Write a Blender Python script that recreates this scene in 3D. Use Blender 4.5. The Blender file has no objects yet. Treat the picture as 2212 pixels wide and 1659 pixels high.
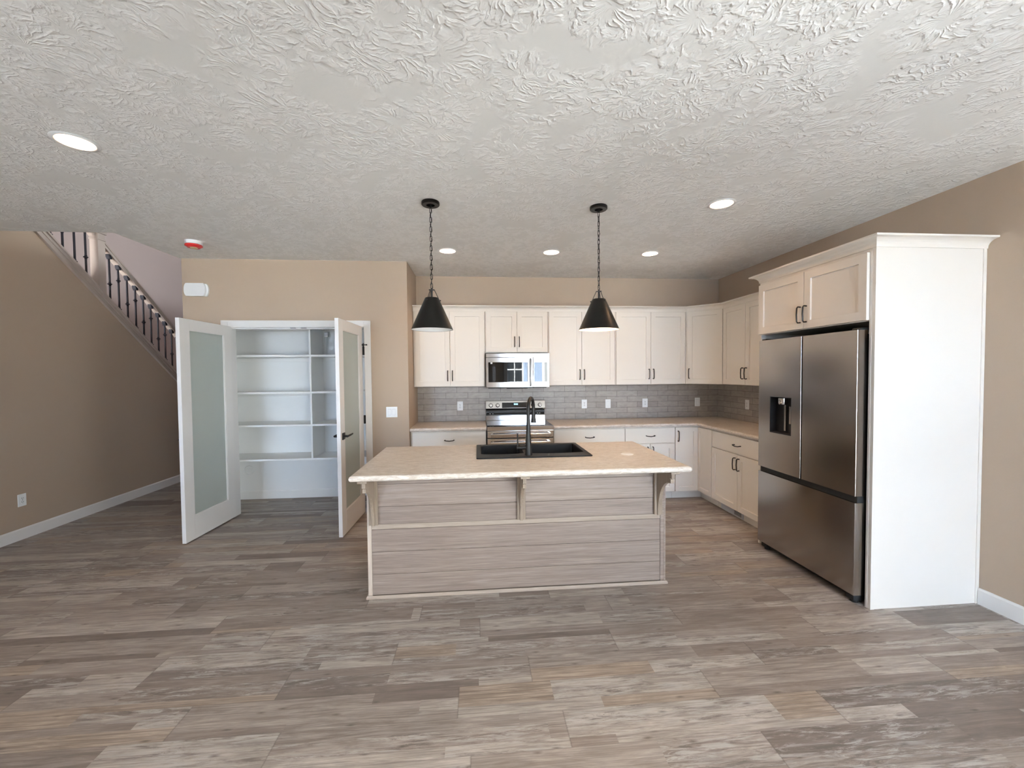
import bpy, bmesh, math, random
from mathutils import Vector, Matrix

# ------------------------------------------------------------------ camera
sc = bpy.context.scene
COL = sc.collection
cam_d = bpy.data.cameras.new('camera')
cam = bpy.data.objects.new('camera', cam_d)
COL.objects.link(cam)
_f, _yaw, _pit, _rol = 882.05, 0.0831, 0.0294, -0.0089
CAM = Vector((-0.0963, -5.2519, 1.5243))
F = Vector((math.sin(_yaw)*math.cos(_pit), math.cos(_yaw)*math.cos(_pit), -math.sin(_pit)))
R = Vector((math.cos(_yaw), -math.sin(_yaw), 0)); U = R.cross(F)
R2 = R*math.cos(_rol)+U*math.sin(_rol); U2 = -R*math.sin(_rol)+U*math.cos(_rol)
cam.matrix_world = Matrix(((R2.x, U2.x, -F.x, CAM.x), (R2.y, U2.y, -F.y, CAM.y), (R2.z, U2.z, -F.z, CAM.z), (0, 0, 0, 1)))
cam_d.sensor_width = 36; cam_d.lens = _f/2212*36
cam_d.shift_x = .00021; cam_d.shift_y = .00092
cam_d.clip_start = .05; cam_d.clip_end = 200
sc.camera = cam

# ------------------------------------------------------------------ world, light, exposure
YR = -6.85                       # rear wall, behind the camera
world = bpy.data.worlds.new('world'); sc.world = world; world.use_nodes = True
wn = world.node_tree.nodes; wl = world.node_tree.links
bg = wn['Background']
_tc = wn.new('ShaderNodeTexCoord'); _sp = wn.new('ShaderNodeSeparateXYZ'); _cr = wn.new('ShaderNodeValToRGB')
wl.new(_tc.outputs['Generated'], _sp.inputs[0]); wl.new(_sp.outputs['Z'], _cr.inputs[0]); wl.new(_cr.outputs[0], bg.inputs[0])
_cr.color_ramp.elements[0].position = .0; _cr.color_ramp.elements[0].color = (.98, .99, 1, 1)
_cr.color_ramp.elements[1].position = .7; _cr.color_ramp.elements[1].color = (.85, .92, 1, 1)
bg.inputs[1].default_value = 9.0
sun_d = bpy.data.lights.new('sun', 'SUN'); sun_d.energy = 60; sun_d.angle = .01; sun_d.color = (1, .95, .88)
sun = bpy.data.objects.new('sun', sun_d); COL.objects.link(sun)
sun.rotation_euler = (math.radians(-38), 0, math.radians(12))     # high over the roof, lights the ground outside

def portal(name, loc, rot, sx, sy):
    d = bpy.data.lights.new(name, 'AREA'); d.shape = 'RECTANGLE'; d.size = sx; d.size_y = sy; d.energy = 1
    d.cycles.is_portal = True
    o = bpy.data.objects.new(name, d); o.location = loc; o.rotation_euler = rot; COL.objects.link(o)
# daylight openings: patio door and added fill window in the rear wall, a window high in the stairwell
WIN = [(0.66, 3.0, 0.02, 2.4), (-3.6, -1.9, .45, 2.3)]  # second opening is added to brighten the pantry and left ceiling
RWIN = (-6.2, -4.55, .6, 2.25)   # window in the right wall beside the viewpoint: y0, y1, z0, z1
for i, (a, b, c, d) in enumerate(WIN):
    portal('daylight_%d' % i, ((a+b)/2, YR-.2, (c+d)/2), (math.radians(90), 0, 0), b-a, d-c)
portal('daylight_side', (3.131+.2, (RWIN[0]+RWIN[1])/2, (RWIN[2]+RWIN[3])/2), (math.radians(90), 0, math.radians(90)), RWIN[1]-RWIN[0], RWIN[3]-RWIN[2])
XU = -.5                        # upper floor outer wall with a window whose light spills over the floor edge
SW = (-1.2, 2.7, 3.1, 3.85)
portal('daylight_upstairs', (XU+.2, (SW[0]+SW[1])/2, (SW[2]+SW[3])/2), (math.radians(90), 0, math.radians(90)), SW[1]-SW[0], SW[3]-SW[2])

sc.view_settings.view_transform = 'Standard'; sc.view_settings.look = 'None'
sc.view_settings.gamma = 1; sc.view_settings.use_curve_mapping = False
sc.view_settings.exposure = 1.12
sc.render.engine = 'CYCLES'
cy = sc.cycles
cy.use_denoising = True
try: cy.denoiser = 'OPENIMAGEDENOISE'
except Exception: pass
cy.max_bounces = 10; cy.diffuse_bounces = 6; cy.glossy_bounces = 6; cy.transparent_max_bounces = 12
cy.sample_clamp_indirect = 8; cy.caustics_reflective = False; cy.caustics_refractive = False

# ------------------------------------------------------------------ node helpers
class NT:
    def __init__(s, name):
        s.m = bpy.data.materials.new(name); s.m.use_nodes = True
        s.t = s.m.node_tree; s.n = s.t.nodes; s.l = s.t.links
        s.b = s.n['Principled BSDF']
    def new(s, t, **k):
        n = s.n.new('ShaderNode'+t)
        for a, v in k.items(): setattr(n, a, v)
        return n
    def put(s, sock, v):
        if isinstance(v, bpy.types.NodeSocket): s.l.new(v, sock)
        elif v is not None:
            if isinstance(v, (tuple, list)) and sock.type == 'RGBA' and len(v) == 3: v = (*v, 1)
            sock.default_value = v
    def math(s, op, a, b=None, c=None, clamp=False):
        n = s.new('Math', operation=op, use_clamp=clamp)
        s.put(n.inputs[0], a)
        if b is not None: s.put(n.inputs[1], b)
        if c is not None: s.put(n.inputs[2], c)
        return n.outputs[0]
    def xyz(s, x=0, y=0, z=0):
        n = s.new('CombineXYZ'); s.put(n.inputs[0], x); s.put(n.inputs[1], y); s.put(n.inputs[2], z); return n.outputs[0]
    def sep(s, v):
        n = s.new('SeparateXYZ'); s.put(n.inputs[0], v); return n.outputs
    def obj(s): return s.new('TexCoord').outputs['Object']
    def map(s, v, scale=(1, 1, 1), loc=(0, 0, 0), rot=(0, 0, 0)):
        n = s.new('Mapping'); s.put(n.inputs[0], v); n.inputs['Scale'].default_value = scale
        n.inputs['Location'].default_value = loc; n.inputs['Rotation'].default_value = rot; return n.outputs[0]
    def noise(s, v, scale=5, detail=3, rough=.5, dist=0, out='Fac'):
        n = s.new('TexNoise'); s.put(n.inputs['Vector'], v); n.inputs['Scale'].default_value = scale
        n.inputs['Detail'].default_value = detail; n.inputs['Roughness'].default_value = rough
        n.inputs['Distortion'].default_value = dist; return n.outputs[out]
    def white(s, v, out='Value'):
        n = s.new('TexWhiteNoise'); n.noise_dimensions = '3D'; s.put(n.inputs['Vector'], v); return n.outputs[out]
    def ramp(s, f, stops, interp='LINEAR'):
        n = s.new('ValToRGB'); s.put(n.inputs[0], f); r = n.color_ramp; r.interpolation = interp
        while len(r.elements) < len(stops): r.elements.new(.5)
        for e, (p, c) in zip(r.elements, stops):
            e.position = p; e.color = (c, c, c, 1) if isinstance(c, (int, float)) else (*c, 1)
        return n.outputs[0]
    def mix(s, f, a, b, mode='MIX'):
        n = s.new('Mix'); n.data_type = 'RGBA'; n.blend_type = mode
        s.put(n.inputs[0], f); s.put(n.inputs[6], a); s.put(n.inputs[7], b); return n.outputs[2]
    def bump(s, h, strength=.3, dist=.002):
        n = s.new('Bump'); s.put(n.inputs['Height'], h); n.inputs['Strength'].default_value = strength
        n.inputs['Distance'].default_value = dist; s.l.new(n.outputs[0], s.b.inputs['Normal']); return n.outputs[0]
    def set(s, color=None, rough=None, metal=None, **k):
        if color is not None: s.put(s.b.inputs['Base Color'], color)
        if rough is not None: s.put(s.b.inputs['Roughness'], rough)
        if metal is not None: s.put(s.b.inputs['Metallic'], metal)
        for a, v in k.items(): s.put(s.b.inputs[a.replace('_', ' ')], v)
        return s.m

def simple(name, color, rough=.5, metal=0, var=.04, nscale=30, bump=0, bscale=200, **k):
    t = NT(name); o = t.obj()
    n = t.noise(o, nscale, 3)
    f = t.ramp(n, [(0, 1-var), (1, 1+0*var)])
    c = t.mix(1.0, color, f, 'MULTIPLY')
    if bump: t.bump(t.noise(o, bscale, 2), bump, .001)
    return t.set(c, rough, metal, **k)

def emit(name, color, strength):
    t = NT(name); t.set((0, 0, 0), .6); t.b.inputs['Emission Color'].default_value = (*color, 1)
    t.b.inputs['Emission Strength'].default_value = strength; return t.m

M = {}
M['wall'] = simple('taupe_wall_paint', (.44, .345, .262), .75, var=.03, nscale=2, bump=.25, bscale=120)
M['wall_light'] = simple('pale_pantry_paint', (.86, .865, .85), .7, var=.02, nscale=2, bump=.15, bscale=120)
M['stair_wall'] = simple('taupe_paint_with_lilac_light', (.50, .43, .42), .8, var=.03, nscale=2, bump=.2, bscale=120)  # same taupe paint as the walls, bluish daylight put into its colour
M['white'] = simple('white_trim_paint', (.78, .765, .75), .4, var=.02, nscale=4)
M['cab'] = simple('white_cabinet_paint', (.77, .715, .64), .42, var=.015, nscale=6, bump=.05)
M['shelf'] = simple('white_shelf_paint', (.86, .86, .84), .45, var=.02, nscale=5)
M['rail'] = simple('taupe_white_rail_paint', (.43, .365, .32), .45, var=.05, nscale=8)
M['black'] = simple('matte_black_metal', (.011, .0105, .011), .40, var=.2, Specular_IOR_Level=.35)
M['iron'] = simple('black_iron', (.012, .012, .02), .5, metal=.4, var=.2)
M['shade'] = simple('black_enamel', (.007, .006, .0055), .38, var=.2, Specular_IOR_Level=.25)
M['bronze'] = simple('black_bronze', (.012, .010, .010), .35, var=.2, Specular_IOR_Level=.3)
M['plastic'] = simple('white_plastic', (.85, .86, .86), .35, var=.01)
M['slot'] = simple('dark_slot', (.05, .05, .05), .6)
M['sink'] = simple('black_granite_composite', (.010, .011, .014), .5, var=.4, nscale=400, Specular_IOR_Level=.25)
M['red'] = simple('red_dust_cover', (.6, .03, .03), .4)
M['cover'] = simple('clear_yellowed_cover', (.75, .62, .35), .4)
M['rubber'] = simple('black_rubber', (.01, .01, .01), .7)
M['glassblack'] = simple('black_glass', (.008, .008, .009), .015, var=.1)
M['dark'] = simple('dark_void_metal', (.02, .02, .021), .5, metal=.2)
M['screen'] = simple('black_display', (.01, .01, .012), .15)
M['digits'] = emit('blue_display_digits', (.15, .45, 1), 6)
M['mark'] = simple('pale_print', (.7, .7, .7), .5)
M['vent'] = simple('vent_metal', (.62, .64, .68), .45, metal=.1)
M['lens'] = emit('warm_led_lens', (1, .60, .32), 80)
M['bulb'] = emit('lit_bulb_glass', (1, .66, .36), 95)
M['bulb_off'] = simple('frosted_bulb_glass', (.85, .87, .88), .3)
M['shade_in'] = simple('white_enamel', (.86, .86, .85), .4)
M['ground'] = simple('pale_concrete_ground', (.62, .62, .62), .9, var=.2, nscale=.6)
M['siding_trim'] = simple('white_exterior_trim', (.8, .82, .85), .5)
M['night'] = simple('dark_window_glass', (.02, .025, .03), .08)
M['roof'] = simple('grey_shingle', (.12, .12, .13), .9, var=.5, nscale=6)

def mk_stainless(name, col, rough, direction):
    t = NT(name); o = t.obj()
    sc_ = (2, 2, 350) if direction == 'h' else (350, 350, 2)
    n = t.noise(t.map(o, sc_), 1, 2)
    r = rough if direction == 'v' else t.ramp(n, [(0, rough-.01), (1, rough+.02)])
    return t.set(col, r, 1.0)
M['steel'] = mk_stainless('stainless_steel', (.74, .72, .70), .11, 'h')
M['steel_fridge'] = mk_stainless('smudge_proof_stainless', (.37, .335, .305), .21, 'v')
M['steel_dark'] = mk_stainless('dark_stainless', (.3, .29, .28), .3, 'v')

def mk_ceiling():
    t = NT('stomped_texture_ceiling'); o = t.obj()
    hs = []
    for k, (s, off, rot) in enumerate(((2.6, (0, 0, 0), 0), (3.3, (5.3, 2.1, 0), .7))):
        p = t.map(o, (s, s, 0), off, (0, 0, rot))
        dn = t.new('VectorMath', operation='ADD')
        nz = t.noise(p, 2.2, 2, out='Color'); s1 = t.new('VectorMath', operation='SCALE'); t.put(s1.inputs[0], nz); s1.inputs['Scale'].default_value = .35
        t.put(dn.inputs[0], p); t.put(dn.inputs[1], s1.outputs[0])
        pv = dn.outputs[0]
        v = t.new('TexVoronoi'); v.voronoi_dimensions = '2D'; t.put(v.inputs['Vector'], pv); v.inputs['Scale'].default_value = 1; v.inputs['Randomness'].default_value = 1
        d = t.new('VectorMath', operation='SUBTRACT'); t.put(d.inputs[0], pv); t.put(d.inputs[1], v.outputs['Position'])
        dx, dy, _ = t.sep(d.outputs[0])
        ang = t.math('ARCTAN2', dy, dx)
        an = t.math('ADD', t.math('MULTIPLY', ang, 24), t.math('MULTIPLY', t.noise(pv, 8, 3), 13))
        ridge = t.math('POWER', t.math('ADD', t.math('MULTIPLY', t.math('SINE', an), .5), .5), 2.5)
        r = v.outputs['Distance']
        mask = t.ramp(r, [(.06, 0), (.2, 1), (.42, 1), (.58, 0)])
        breakup = t.ramp(t.noise(pv, 7, 3), [(.42, 0), (.58, 1)])
        pt = t.math('MULTIPLY', mask, breakup)
        hs.append(t.math('MULTIPLY', t.math('ADD', ridge, .9), pt))
    h = t.math('MAXIMUM', hs[0], hs[1])
    h = t.math('ADD', h, t.math('MULTIPLY', t.noise(o, 60, 3), .12))
    t.bump(h, .55, .0040)
    c = t.mix(h, (.79, .785, .765), (.87, .865, .85))  # paler ridges, darker channels: relief shading put into the colour
    return t.set(c, .85)
M['ceiling'] = mk_ceiling()

def mk_floor():
    t = NT('weathered_vinyl_plank'); o = t.obj()
    x, y, z = t.sep(o)
    W, L = .183, 1.22
    fy = t.math('DIVIDE', y, W); row = t.math('FLOOR', fy); ly = t.math('SUBTRACT', fy, row)
    ro = t.white(t.xyz(row, 3.7, 0)); xs = t.math('DIVIDE', t.math('ADD', x, t.math('MULTIPLY', ro, L*3)), L)
    col = t.math('FLOOR', xs); lx = t.math('SUBTRACT', xs, col)
    pid = t.xyz(row, col, 1.5)
    pr = t.white(pid); ps = t.white(pid, 'Color'); pa, pb, pc = t.sep(ps)
    # three lanes inside a plank, each with its own printed boards
    sp1 = t.math('ADD', .18, t.math('MULTIPLY', pa, .30)); sp2 = t.math('ADD', .56, t.math('MULTIPLY', pb, .30))
    lane = t.math('ADD', t.math('GREATER_THAN', ly, sp1), t.math('MULTIPLY', t.math('GREATER_THAN', ly, sp2), t.math('GREATER_THAN', pc, .5)))
    lr = t.white(t.xyz(row, col, t.math('ADD', lane, 7.3)))
    cut = t.math('ADD', .1, t.math('MULTIPLY', lr, 1.0))
    seg = t.math('GREATER_THAN', lx, cut)
    sid = t.xyz(row, col, t.math('ADD', t.math('MULTIPLY', seg, 3.1), t.math('ADD', lane, 20)))
    sr = t.white(sid); sv = t.white(sid, 'Color'); sa, sb, s_c = t.sep(sv)
    base = t.ramp(sr, [(0, (.190, .158, .138)), (.11, (.268, .226, .198)), (.38, (.330, .286, .254)), (.68, (.365, .298, .240)), (.81, (.415, .372, .332))], 'CONSTANT')
    base = t.mix(1, base, (1.10, 1.11, 1.13), 'MULTIPLY')
    tan = t.math('MULTIPLY', t.math('GREATER_THAN', sr, .68), t.math('LESS_THAN', sr, .81))
    shift = t.xyz(t.math('MULTIPLY', sa, 40), t.math('MULTIPLY', sb, 40), 0)
    add = t.new('VectorMath', operation='ADD'); t.put(add.inputs[0], o); t.put(add.inputs[1], shift)
    p = add.outputs[0]
    g1 = t.noise(t.map(p, (1.6, 34, 1)), 1.6, 8, .68, .8)
    g2 = t.noise(t.map(p, (5, 170, 1)), 1.0, 4, .62)
    g3 = t.noise(t.map(p, (1.6, 9, 1)), 2.2, 7, .66, .9)
    wave = t.new('TexWave', wave_type='BANDS', bands_direction='Y', wave_profile='SAW')
    t.put(wave.inputs['Vector'], t.map(p, (.30, 3.0, 1))); wave.inputs['Scale'].default_value = 4.5
    wave.inputs['Distortion'].default_value = 6; wave.inputs['Detail'].default_value = 2.5; wave.inputs['Detail Scale'].default_value = 1.0
    # soft tone drift inside every board
    c = t.mix(t.ramp(g3, [(.32, 0), (.68, 1)]), t.mix(1, base, (.70, .67, .65), 'MULTIPLY'), t.mix(1, base, (1.22, 1.21, 1.20), 'MULTIPLY'))
    c = t.mix(t.math('MULTIPLY', t.ramp(g1, [(.40, 1), (.52, 0)]), t.math('ADD', .22, t.math('MULTIPLY', sb, .38))), c, (.13, .105, .09))
    c = t.mix(t.math('MULTIPLY', t.ramp(g2, [(.40, 1), (.56, 0)]), .38), c, (.14, .115, .10))
    c = t.mix(t.math('MULTIPLY', t.ramp(wave.outputs['Fac'], [(.0, 1), (.3, 0)]), t.math('ADD', t.math('MULTIPLY', tan, .5), .06)), c, (.17, .12, .085))
    # weathered boards: torn whitewash with dark wood showing through
    wt_ = t.math('MULTIPLY', t.math('GREATER_THAN', s_c, .66), t.math('SUBTRACT', 1, tan))
    wt_ = t.math('MULTIPLY', wt_, t.ramp(t.noise(t.map(p, (2.2, 12, 1), (4, 4, 0)), 1.6, 3), [(.36, .15), (.56, 1)]))
    wn_ = t.noise(t.map(p, (3.4, 30, 1)), 1.6, 9, .78, .9)
    c = t.mix(t.math('MULTIPLY', wt_, t.math('MULTIPLY', t.ramp(wn_, [(.50, 0), (.56, 1)]), .62)), c, (.50, .48, .46))
    c = t.mix(t.math('MULTIPLY', wt_, t.math('MULTIPLY', t.ramp(wn_, [(.42, 1), (.46, 0)]), .72)), c, (.115, .098, .088))
    kn = t.new('TexVoronoi'); kn.voronoi_dimensions = '2D'; t.put(kn.inputs['Vector'], t.map(p, (2.2, 7, 1))); kn.inputs['Scale'].default_value = 1
    c = t.mix(t.math('MULTIPLY', t.ramp(kn.outputs['Distance'], [(.0, 1), (.06, 0)]), .7), c, (.07, .055, .045))
    ey = t.math('MINIMUM', ly, t.math('SUBTRACT', 1, ly)); ex = t.math('MINIMUM', lx, t.math('SUBTRACT', 1, lx))
    gap = t.math('MAXIMUM', t.ramp(ey, [(.0, 1), (.012, 0)]), t.ramp(ex, [(.0, 1), (.0022, 0)]))
    c = t.mix(t.math('MULTIPLY', gap, .4), c, (.06, .05, .045))
    t.bump(t.math('SUBTRACT', t.math('ADD', g1, t.math('MULTIPLY', g2, .5)), gap), .12, .0015)
    r = t.ramp(g1, [(.3, .40), (.7, .52)])
    return t.set(c, r)
M['floor'] = mk_floor()

def mk_wood(name, a, b, c3, axis='x', island=.5):
    t = NT(name); o = t.obj()
    S = {'x': (.9, 34, 34), 'z': (34, 34, .9)}[axis]
    g = t.new('NewGeometry'); ri = g.outputs['Random Per Island']
    v = t.new('VectorMath', operation='ADD'); t.put(v.inputs[0], o); t.put(v.inputs[1], t.xyz(t.math('MULTIPLY', ri, 37), t.math('MULTIPLY', ri, 11), t.math('MULTIPLY', ri, 23)))
    p = v.outputs[0]
    n = t.noise(t.map(p, S), 1.7, 5, .6, .7)
    n2 = t.noise(t.map(p, tuple(q*7 for q in S)), 1.0, 3, .6)
    n3 = t.noise(t.map(p, tuple(q*.35 for q in S)), 1.3, 3, .55, .8)
    c = t.mix(t.ramp(n, [(.33, 0), (.68, 1)]), a, b)
    c = t.mix(t.math('MULTIPLY', t.ramp(n2, [(.35, 1), (.58, 0)]), .4), c, tuple(q*.55 for q in a))
    c = t.mix(t.math('MULTIPLY', t.ramp(n3, [(.60, 0), (.72, 1)]), .4), c, c3)
    br = t.math('ADD', 1-island*.15, t.math('MULTIPLY', ri, island*.3))
    h = t.new('HueSaturation'); t.put(h.inputs['Color'], c); t.put(h.inputs['Value'], br)
    t.bump(t.math('ADD', n, n2), .08, .001)
    return t.set(h.outputs[0], .45)
M['wood'] = mk_wood('grey_washed_hickory', (.225, .172, .143), (.325, .262, .226), (.44, .365, .29))
M['woodv'] = mk_wood('tan_washed_hickory', (.27, .21, .16), (.35, .28, .215), (.39, .325, .25), 'z', .3)
M['woodx'] = mk_wood('pale_washed_hickory', (.38, .31, .26), (.48, .405, .345), (.52, .45, .37), 'x', .3)

M['woods'] = mk_wood('sapwood_strip', (.33, .265, .215), (.42, .35, .29), (.46, .39, .32), 'x', .2)
M['woodp'] = mk_wood('pale_washed_hickory_upright', (.47, .39, .33), (.56, .48, .41), (.58, .51, .43), 'z', .3)

def mk_counter():
    t = NT('beige_laminate'); o = t.obj()
    n = t.noise(t.map(o, (5, 34, 34)), 2.0, 6, .66, 1.1)
    n2 = t.noise(t.map(o, (13, 95, 95)), 1.6, 4, .6, .8)
    c = t.mix(t.ramp(n, [(.36, 0), (.62, 1)]), (.49, .415, .345), (.72, .66, .59))
    c = t.mix(t.math('MULTIPLY', t.ramp(n2, [(.52, 0), (.62, 1)]), .5), c, (.33, .28, .24))
    c = t.mix(t.math('MULTIPLY', t.ramp(t.noise(t.map(o, (11, 60, 60), (3, 9, 2)), 2, 6, .7, 1.2), [(.53, 0), (.60, 1)]), .5), c, (.82, .80, .76))
    return t.set(c, .32)
M['counter'] = mk_counter()

def mk_tile():
    t = NT('grey_subway_tile'); o = t.obj()
    x, y, z = t.sep(o)
    u = t.math('SUBTRACT', x, y)
    br = t.new('TexBrick'); t.put(br.inputs['Vector'], t.xyz(t.math('ADD', u, .075), t.math('ADD', t.math('SUBTRACT', z, .914), .0), 0))
    br.offset = .5; br.inputs['Scale'].default_value = 1; br.inputs['Mortar Size'].default_value = .0022
    br.inputs['Mortar Smooth'].default_value = .2
    br.inputs['Brick Width'].default_value = .279; br.inputs['Row Height'].default_value = .0725
    br.inputs['Color1'].default_value = (.315, .28, .252, 1); br.inputs['Color2'].default_value = (.385, .345, .31, 1)
    br.inputs['Mortar'].default_value = (.15, .135, .125, 1); br.inputs['Bias'].default_value = 0
    n = t.noise(t.map(o, (1, 1, 2.5)), 14, 4, .6)
    c = t.mix(1, br.outputs['Color'], t.ramp(n, [(.3, .86), (.7, 1.1)]), 'MULTIPLY')
    h = t.math('SUBTRACT', t.math('MULTIPLY', n, .5), br.outputs['Fac'])
    t.bump(h, .35, .002)
    return t.set(c, t.ramp(br.outputs['Fac'], [(0, .42), (1, .8)]))
M['tile'] = mk_tile()

def mk_frost():
    t = NT('frosted_glass'); o = t.obj()
    t.set((.62, .675, .65), .06, 0)
    t.b.inputs['Specular IOR Level'].default_value = .5
    tr = t.new('BsdfTranslucent'); tr.inputs['Color'].default_value = (.55, .62, .59, 1)
    mx = t.new('MixShader'); mx.inputs[0].default_value = .3
    out = t.n['Material Output']
    t.l.new(t.b.outputs[0], mx.inputs[1]); t.l.new(tr.outputs[0], mx.inputs[2]); t.l.new(mx.outputs[0], out.inputs['Surface'])
    t.bump(t.noise(o, 300, 1), .02, .0005)
    return t.m
M['frost'] = mk_frost()

def mk_pane():
    t = NT('clear_window_glass')
    tr = t.new('BsdfTransparent'); tr.inputs['Color'].default_value = (.96, .98, .98, 1)
    gl = t.new('BsdfGlossy'); gl.inputs['Roughness'].default_value = .02
    fr = t.new('Fresnel'); fr.inputs['IOR'].default_value = 1.45
    mx = t.new('MixShader'); t.l.new(fr.outputs[0], mx.inputs[0]); t.l.new(tr.outputs[0], mx.inputs[1]); t.l.new(gl.outputs[0], mx.inputs[2])
    t.l.new(mx.outputs[0], t.n['Material Output'].inputs['Surface'])
    return t.m
M['pane'] = mk_pane()

def mk_siding():
    t = NT('blue_lap_siding'); o = t.obj(); x, y, z = t.sep(o)
    f = t.math('FRACT', t.math('DIVIDE', z, .13))
    c = t.mix(t.ramp(f, [(.0, 1), (.12, 0)]), (.36, .46, .64), (.14, .2, .3))
    t.bump(f, .6, .01)
    return t.set(c, .6)
M['siding'] = mk_siding()

# ------------------------------------------------------------------ mesh helpers
class MB:
    def __init__(s, mat=None):
        s.bm = bmesh.new(); s.M = mat or Matrix.Identity(4); s.round = False
    def _add(s, verts, faces):
        vs = [s.bm.verts.new(s.M @ Vector(v)) for v in verts]
        fs = []
        for f in faces:
            try: fs.append(s.bm.faces.new([vs[i] for i in f]))
            except ValueError: pass
        return vs, fs
    def box(s, x0, x1, y0, y1, z0, z1, bev=0, seg=2):
        if x0 > x1: x0, x1 = x1, x0
        if y0 > y1: y0, y1 = y1, y0
        if z0 > z1: z0, z1 = z1, z0
        vs, fs = s._add([(x, y, z) for x in (x0, x1) for y in (y0, y1) for z in (z0, z1)],
               [(0, 1, 3, 2), (4, 6, 7, 5), (0, 4, 5, 1), (2, 3, 7, 6), (0, 2, 6, 4), (1, 5, 7, 3)])
        if bev:
            ed = list({e for f in fs for e in f.edges})
            bmesh.ops.bevel(s.bm, geom=ed, offset=min(bev, (x1-x0)*.45, (y1-y0)*.45, (z1-z0)*.45), segments=seg, affect='EDGES', profile=.5)
        return s
    def prism(s, pts, axis, a, b):
        """extrude a 2D outline. axis 'x': pts=(y,z); 'y': pts=(x,z); 'z': pts=(x,y)"""
        def P(p, t):
            return {'x': (t, p[0], p[1]), 'y': (p[0], t, p[1]), 'z': (p[0], p[1], t)}[axis]
        n = len(pts)
        vs = [P(p, a) for p in pts]+[P(p, b) for p in pts]
        s._add(vs, [tuple(range(n))[::-1], tuple(range(n, 2*n))]+[(i, (i+1) % n, n+(i+1) % n, n+i) for i in range(n)])
        return s
    def lathe(s, prof, c=(0, 0, 0), seg=32, axis='z', closed=False):
        """prof = [(r, h)]"""
        vs = []; n = len(prof); s.round = True
        for k in range(seg):
            a = 2*math.pi*k/seg; ca, sa = math.cos(a), math.sin(a)
            for r, h in prof:
                v = {'z': (r*ca, r*sa, h), 'y': (r*ca, h, r*sa), 'x': (h, r*ca, r*sa)}[axis]
                vs.append((v[0]+c[0], v[1]+c[1], v[2]+c[2]))
        fs = []
        for k in range(seg):
            k2 = (k+1) % seg
            for i in range(n if closed else n-1):
                j = (i+1) % n
                fs.append((k*n+i, k2*n+i, k2*n+j, k*n+j))
        s._add(vs, fs)
        bmesh.ops.remove_doubles(s.bm, verts=s.bm.verts[:], dist=1e-6)
        return s
    def cyl(s, c, r, h, axis='z', seg=24, r2=None):
        r2 = r if r2 is None else r2
        return s.lathe([(0, 0), (r, 0), (r2, h), (0, h)], c, seg, axis)
    def tube(s, pts, r, seg=8, closed=False, radii=None):
        pts = [Vector(p) for p in pts]; n = len(pts); vs = []; s.round = True
        up = None
        for i, p in enumerate(pts):
            a = pts[(i-1) % n] if (closed or i > 0) else p; b = pts[(i+1) % n] if (closed or i < n-1) else p
            d = (b-a).normalized()
            if up is None:
                up = Vector((0, 0, 1)) if abs(d.z) < .9 else Vector((1, 0, 0))
            u = (up-d*up.dot(d)).normalized(); w = d.cross(u); up = u
            rr = radii[i] if radii else r
            for k in range(seg):
                t = 2*math.pi*k/seg
                vs.append(tuple(p+u*math.cos(t)*rr+w*math.sin(t)*rr))
        fs = []
        for i in range(n if closed else n-1):
            j = (i+1) % n
            for k in range(seg):
                k2 = (k+1) % seg
                fs.append((i*seg+k, i*seg+k2, j*seg+k2, j*seg+k))
        if not closed: fs += [tuple(range(seg))[::-1], tuple((n-1)*seg+k for k in range(seg))]
        s._add(vs, fs); return s
    def sweep(s, path, prof, cap=True, closed=False):
        """mitred moulding: path = [(x,y)] , prof = [(out,z)] closed outline; 'out' is to the right of travel"""
        P = [Vector((p[0], p[1])) for p in path]; n = len(P); m = len(prof); vs = []
        for i in range(n):
            d1 = (P[i]-P[i-1]).normalized() if (i > 0 or closed) else (P[1]-P[0]).normalized()
            d2 = (P[(i+1) % n]-P[i]).normalized() if (i < n-1 or closed) else d1
            n1 = Vector((d1.y, -d1.x)); n2 = Vector((d2.y, -d2.x))
            nn = (n1+n2); nn = nn/(nn.dot(n1))
            for o, z in prof: vs.append((P[i].x+nn.x*o, P[i].y+nn.y*o, z))
        fs = [(i*m+k, (i+1) % n*m+k, (i+1) % n*m+(k+1) % m, i*m+(k+1) % m) for i in range(n if closed else n-1) for k in range(m)]
        if cap and not closed: fs += [tuple(range(m)), tuple((n-1)*m+k for k in range(m))[::-1]]
        s._add(vs, fs); return s
    def shaker(s, x0, x1, z0, z1, yf, th=.02, rail=.058, rec=.010, tap=.002):
        """door with recessed panel, front facing -y at yf"""
        e = .0015
        def rect(i, y): return [(x0+i, y, z0+i), (x1-i, y, z0+i), (x1-i, y, z1-i), (x0+i, y, z1-i)]
        V = rect(0, yf+th)+rect(0, yf+e)+rect(e, yf)+rect(rail, yf)+rect(rail+tap, yf+rec)
        Fs = []
        for L in range(4):
            for k in range(4):
                Fs.append((L*4+k, L*4+(k+1) % 4, L*4+4+(k+1) % 4, L*4+4+k))
        Fs += [(16, 17, 18, 19), (3, 2, 1, 0)]
        s._add(V, Fs); return s

def smooth(me, angle=35):
    for p in me.polygons: p.use_smooth = True
    try: me.set_sharp_from_angle(angle=math.radians(angle))
    except Exception: pass

def obj(name, mb, mat, parent=None, off=None, sm=True):
    bmesh.ops.recalc_face_normals(mb.bm, faces=mb.bm.faces[:])
    rnd = mb.round
    me = bpy.data.meshes.new(name); mb.bm.to_mesh(me); mb.bm.free()
    me.materials.append(M[mat] if isinstance(mat, str) else mat)
    if sm: smooth(me, 35 if rnd or sm == 2 else 14)
    o = bpy.data.objects.new(name, me); COL.objects.link(o)
    if parent:
        o.parent = parent
        if off is None and parent.get('world_parts'): o.location = -Vector(parent['world_parts'])
    if off: o.location = off
    return o

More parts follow.
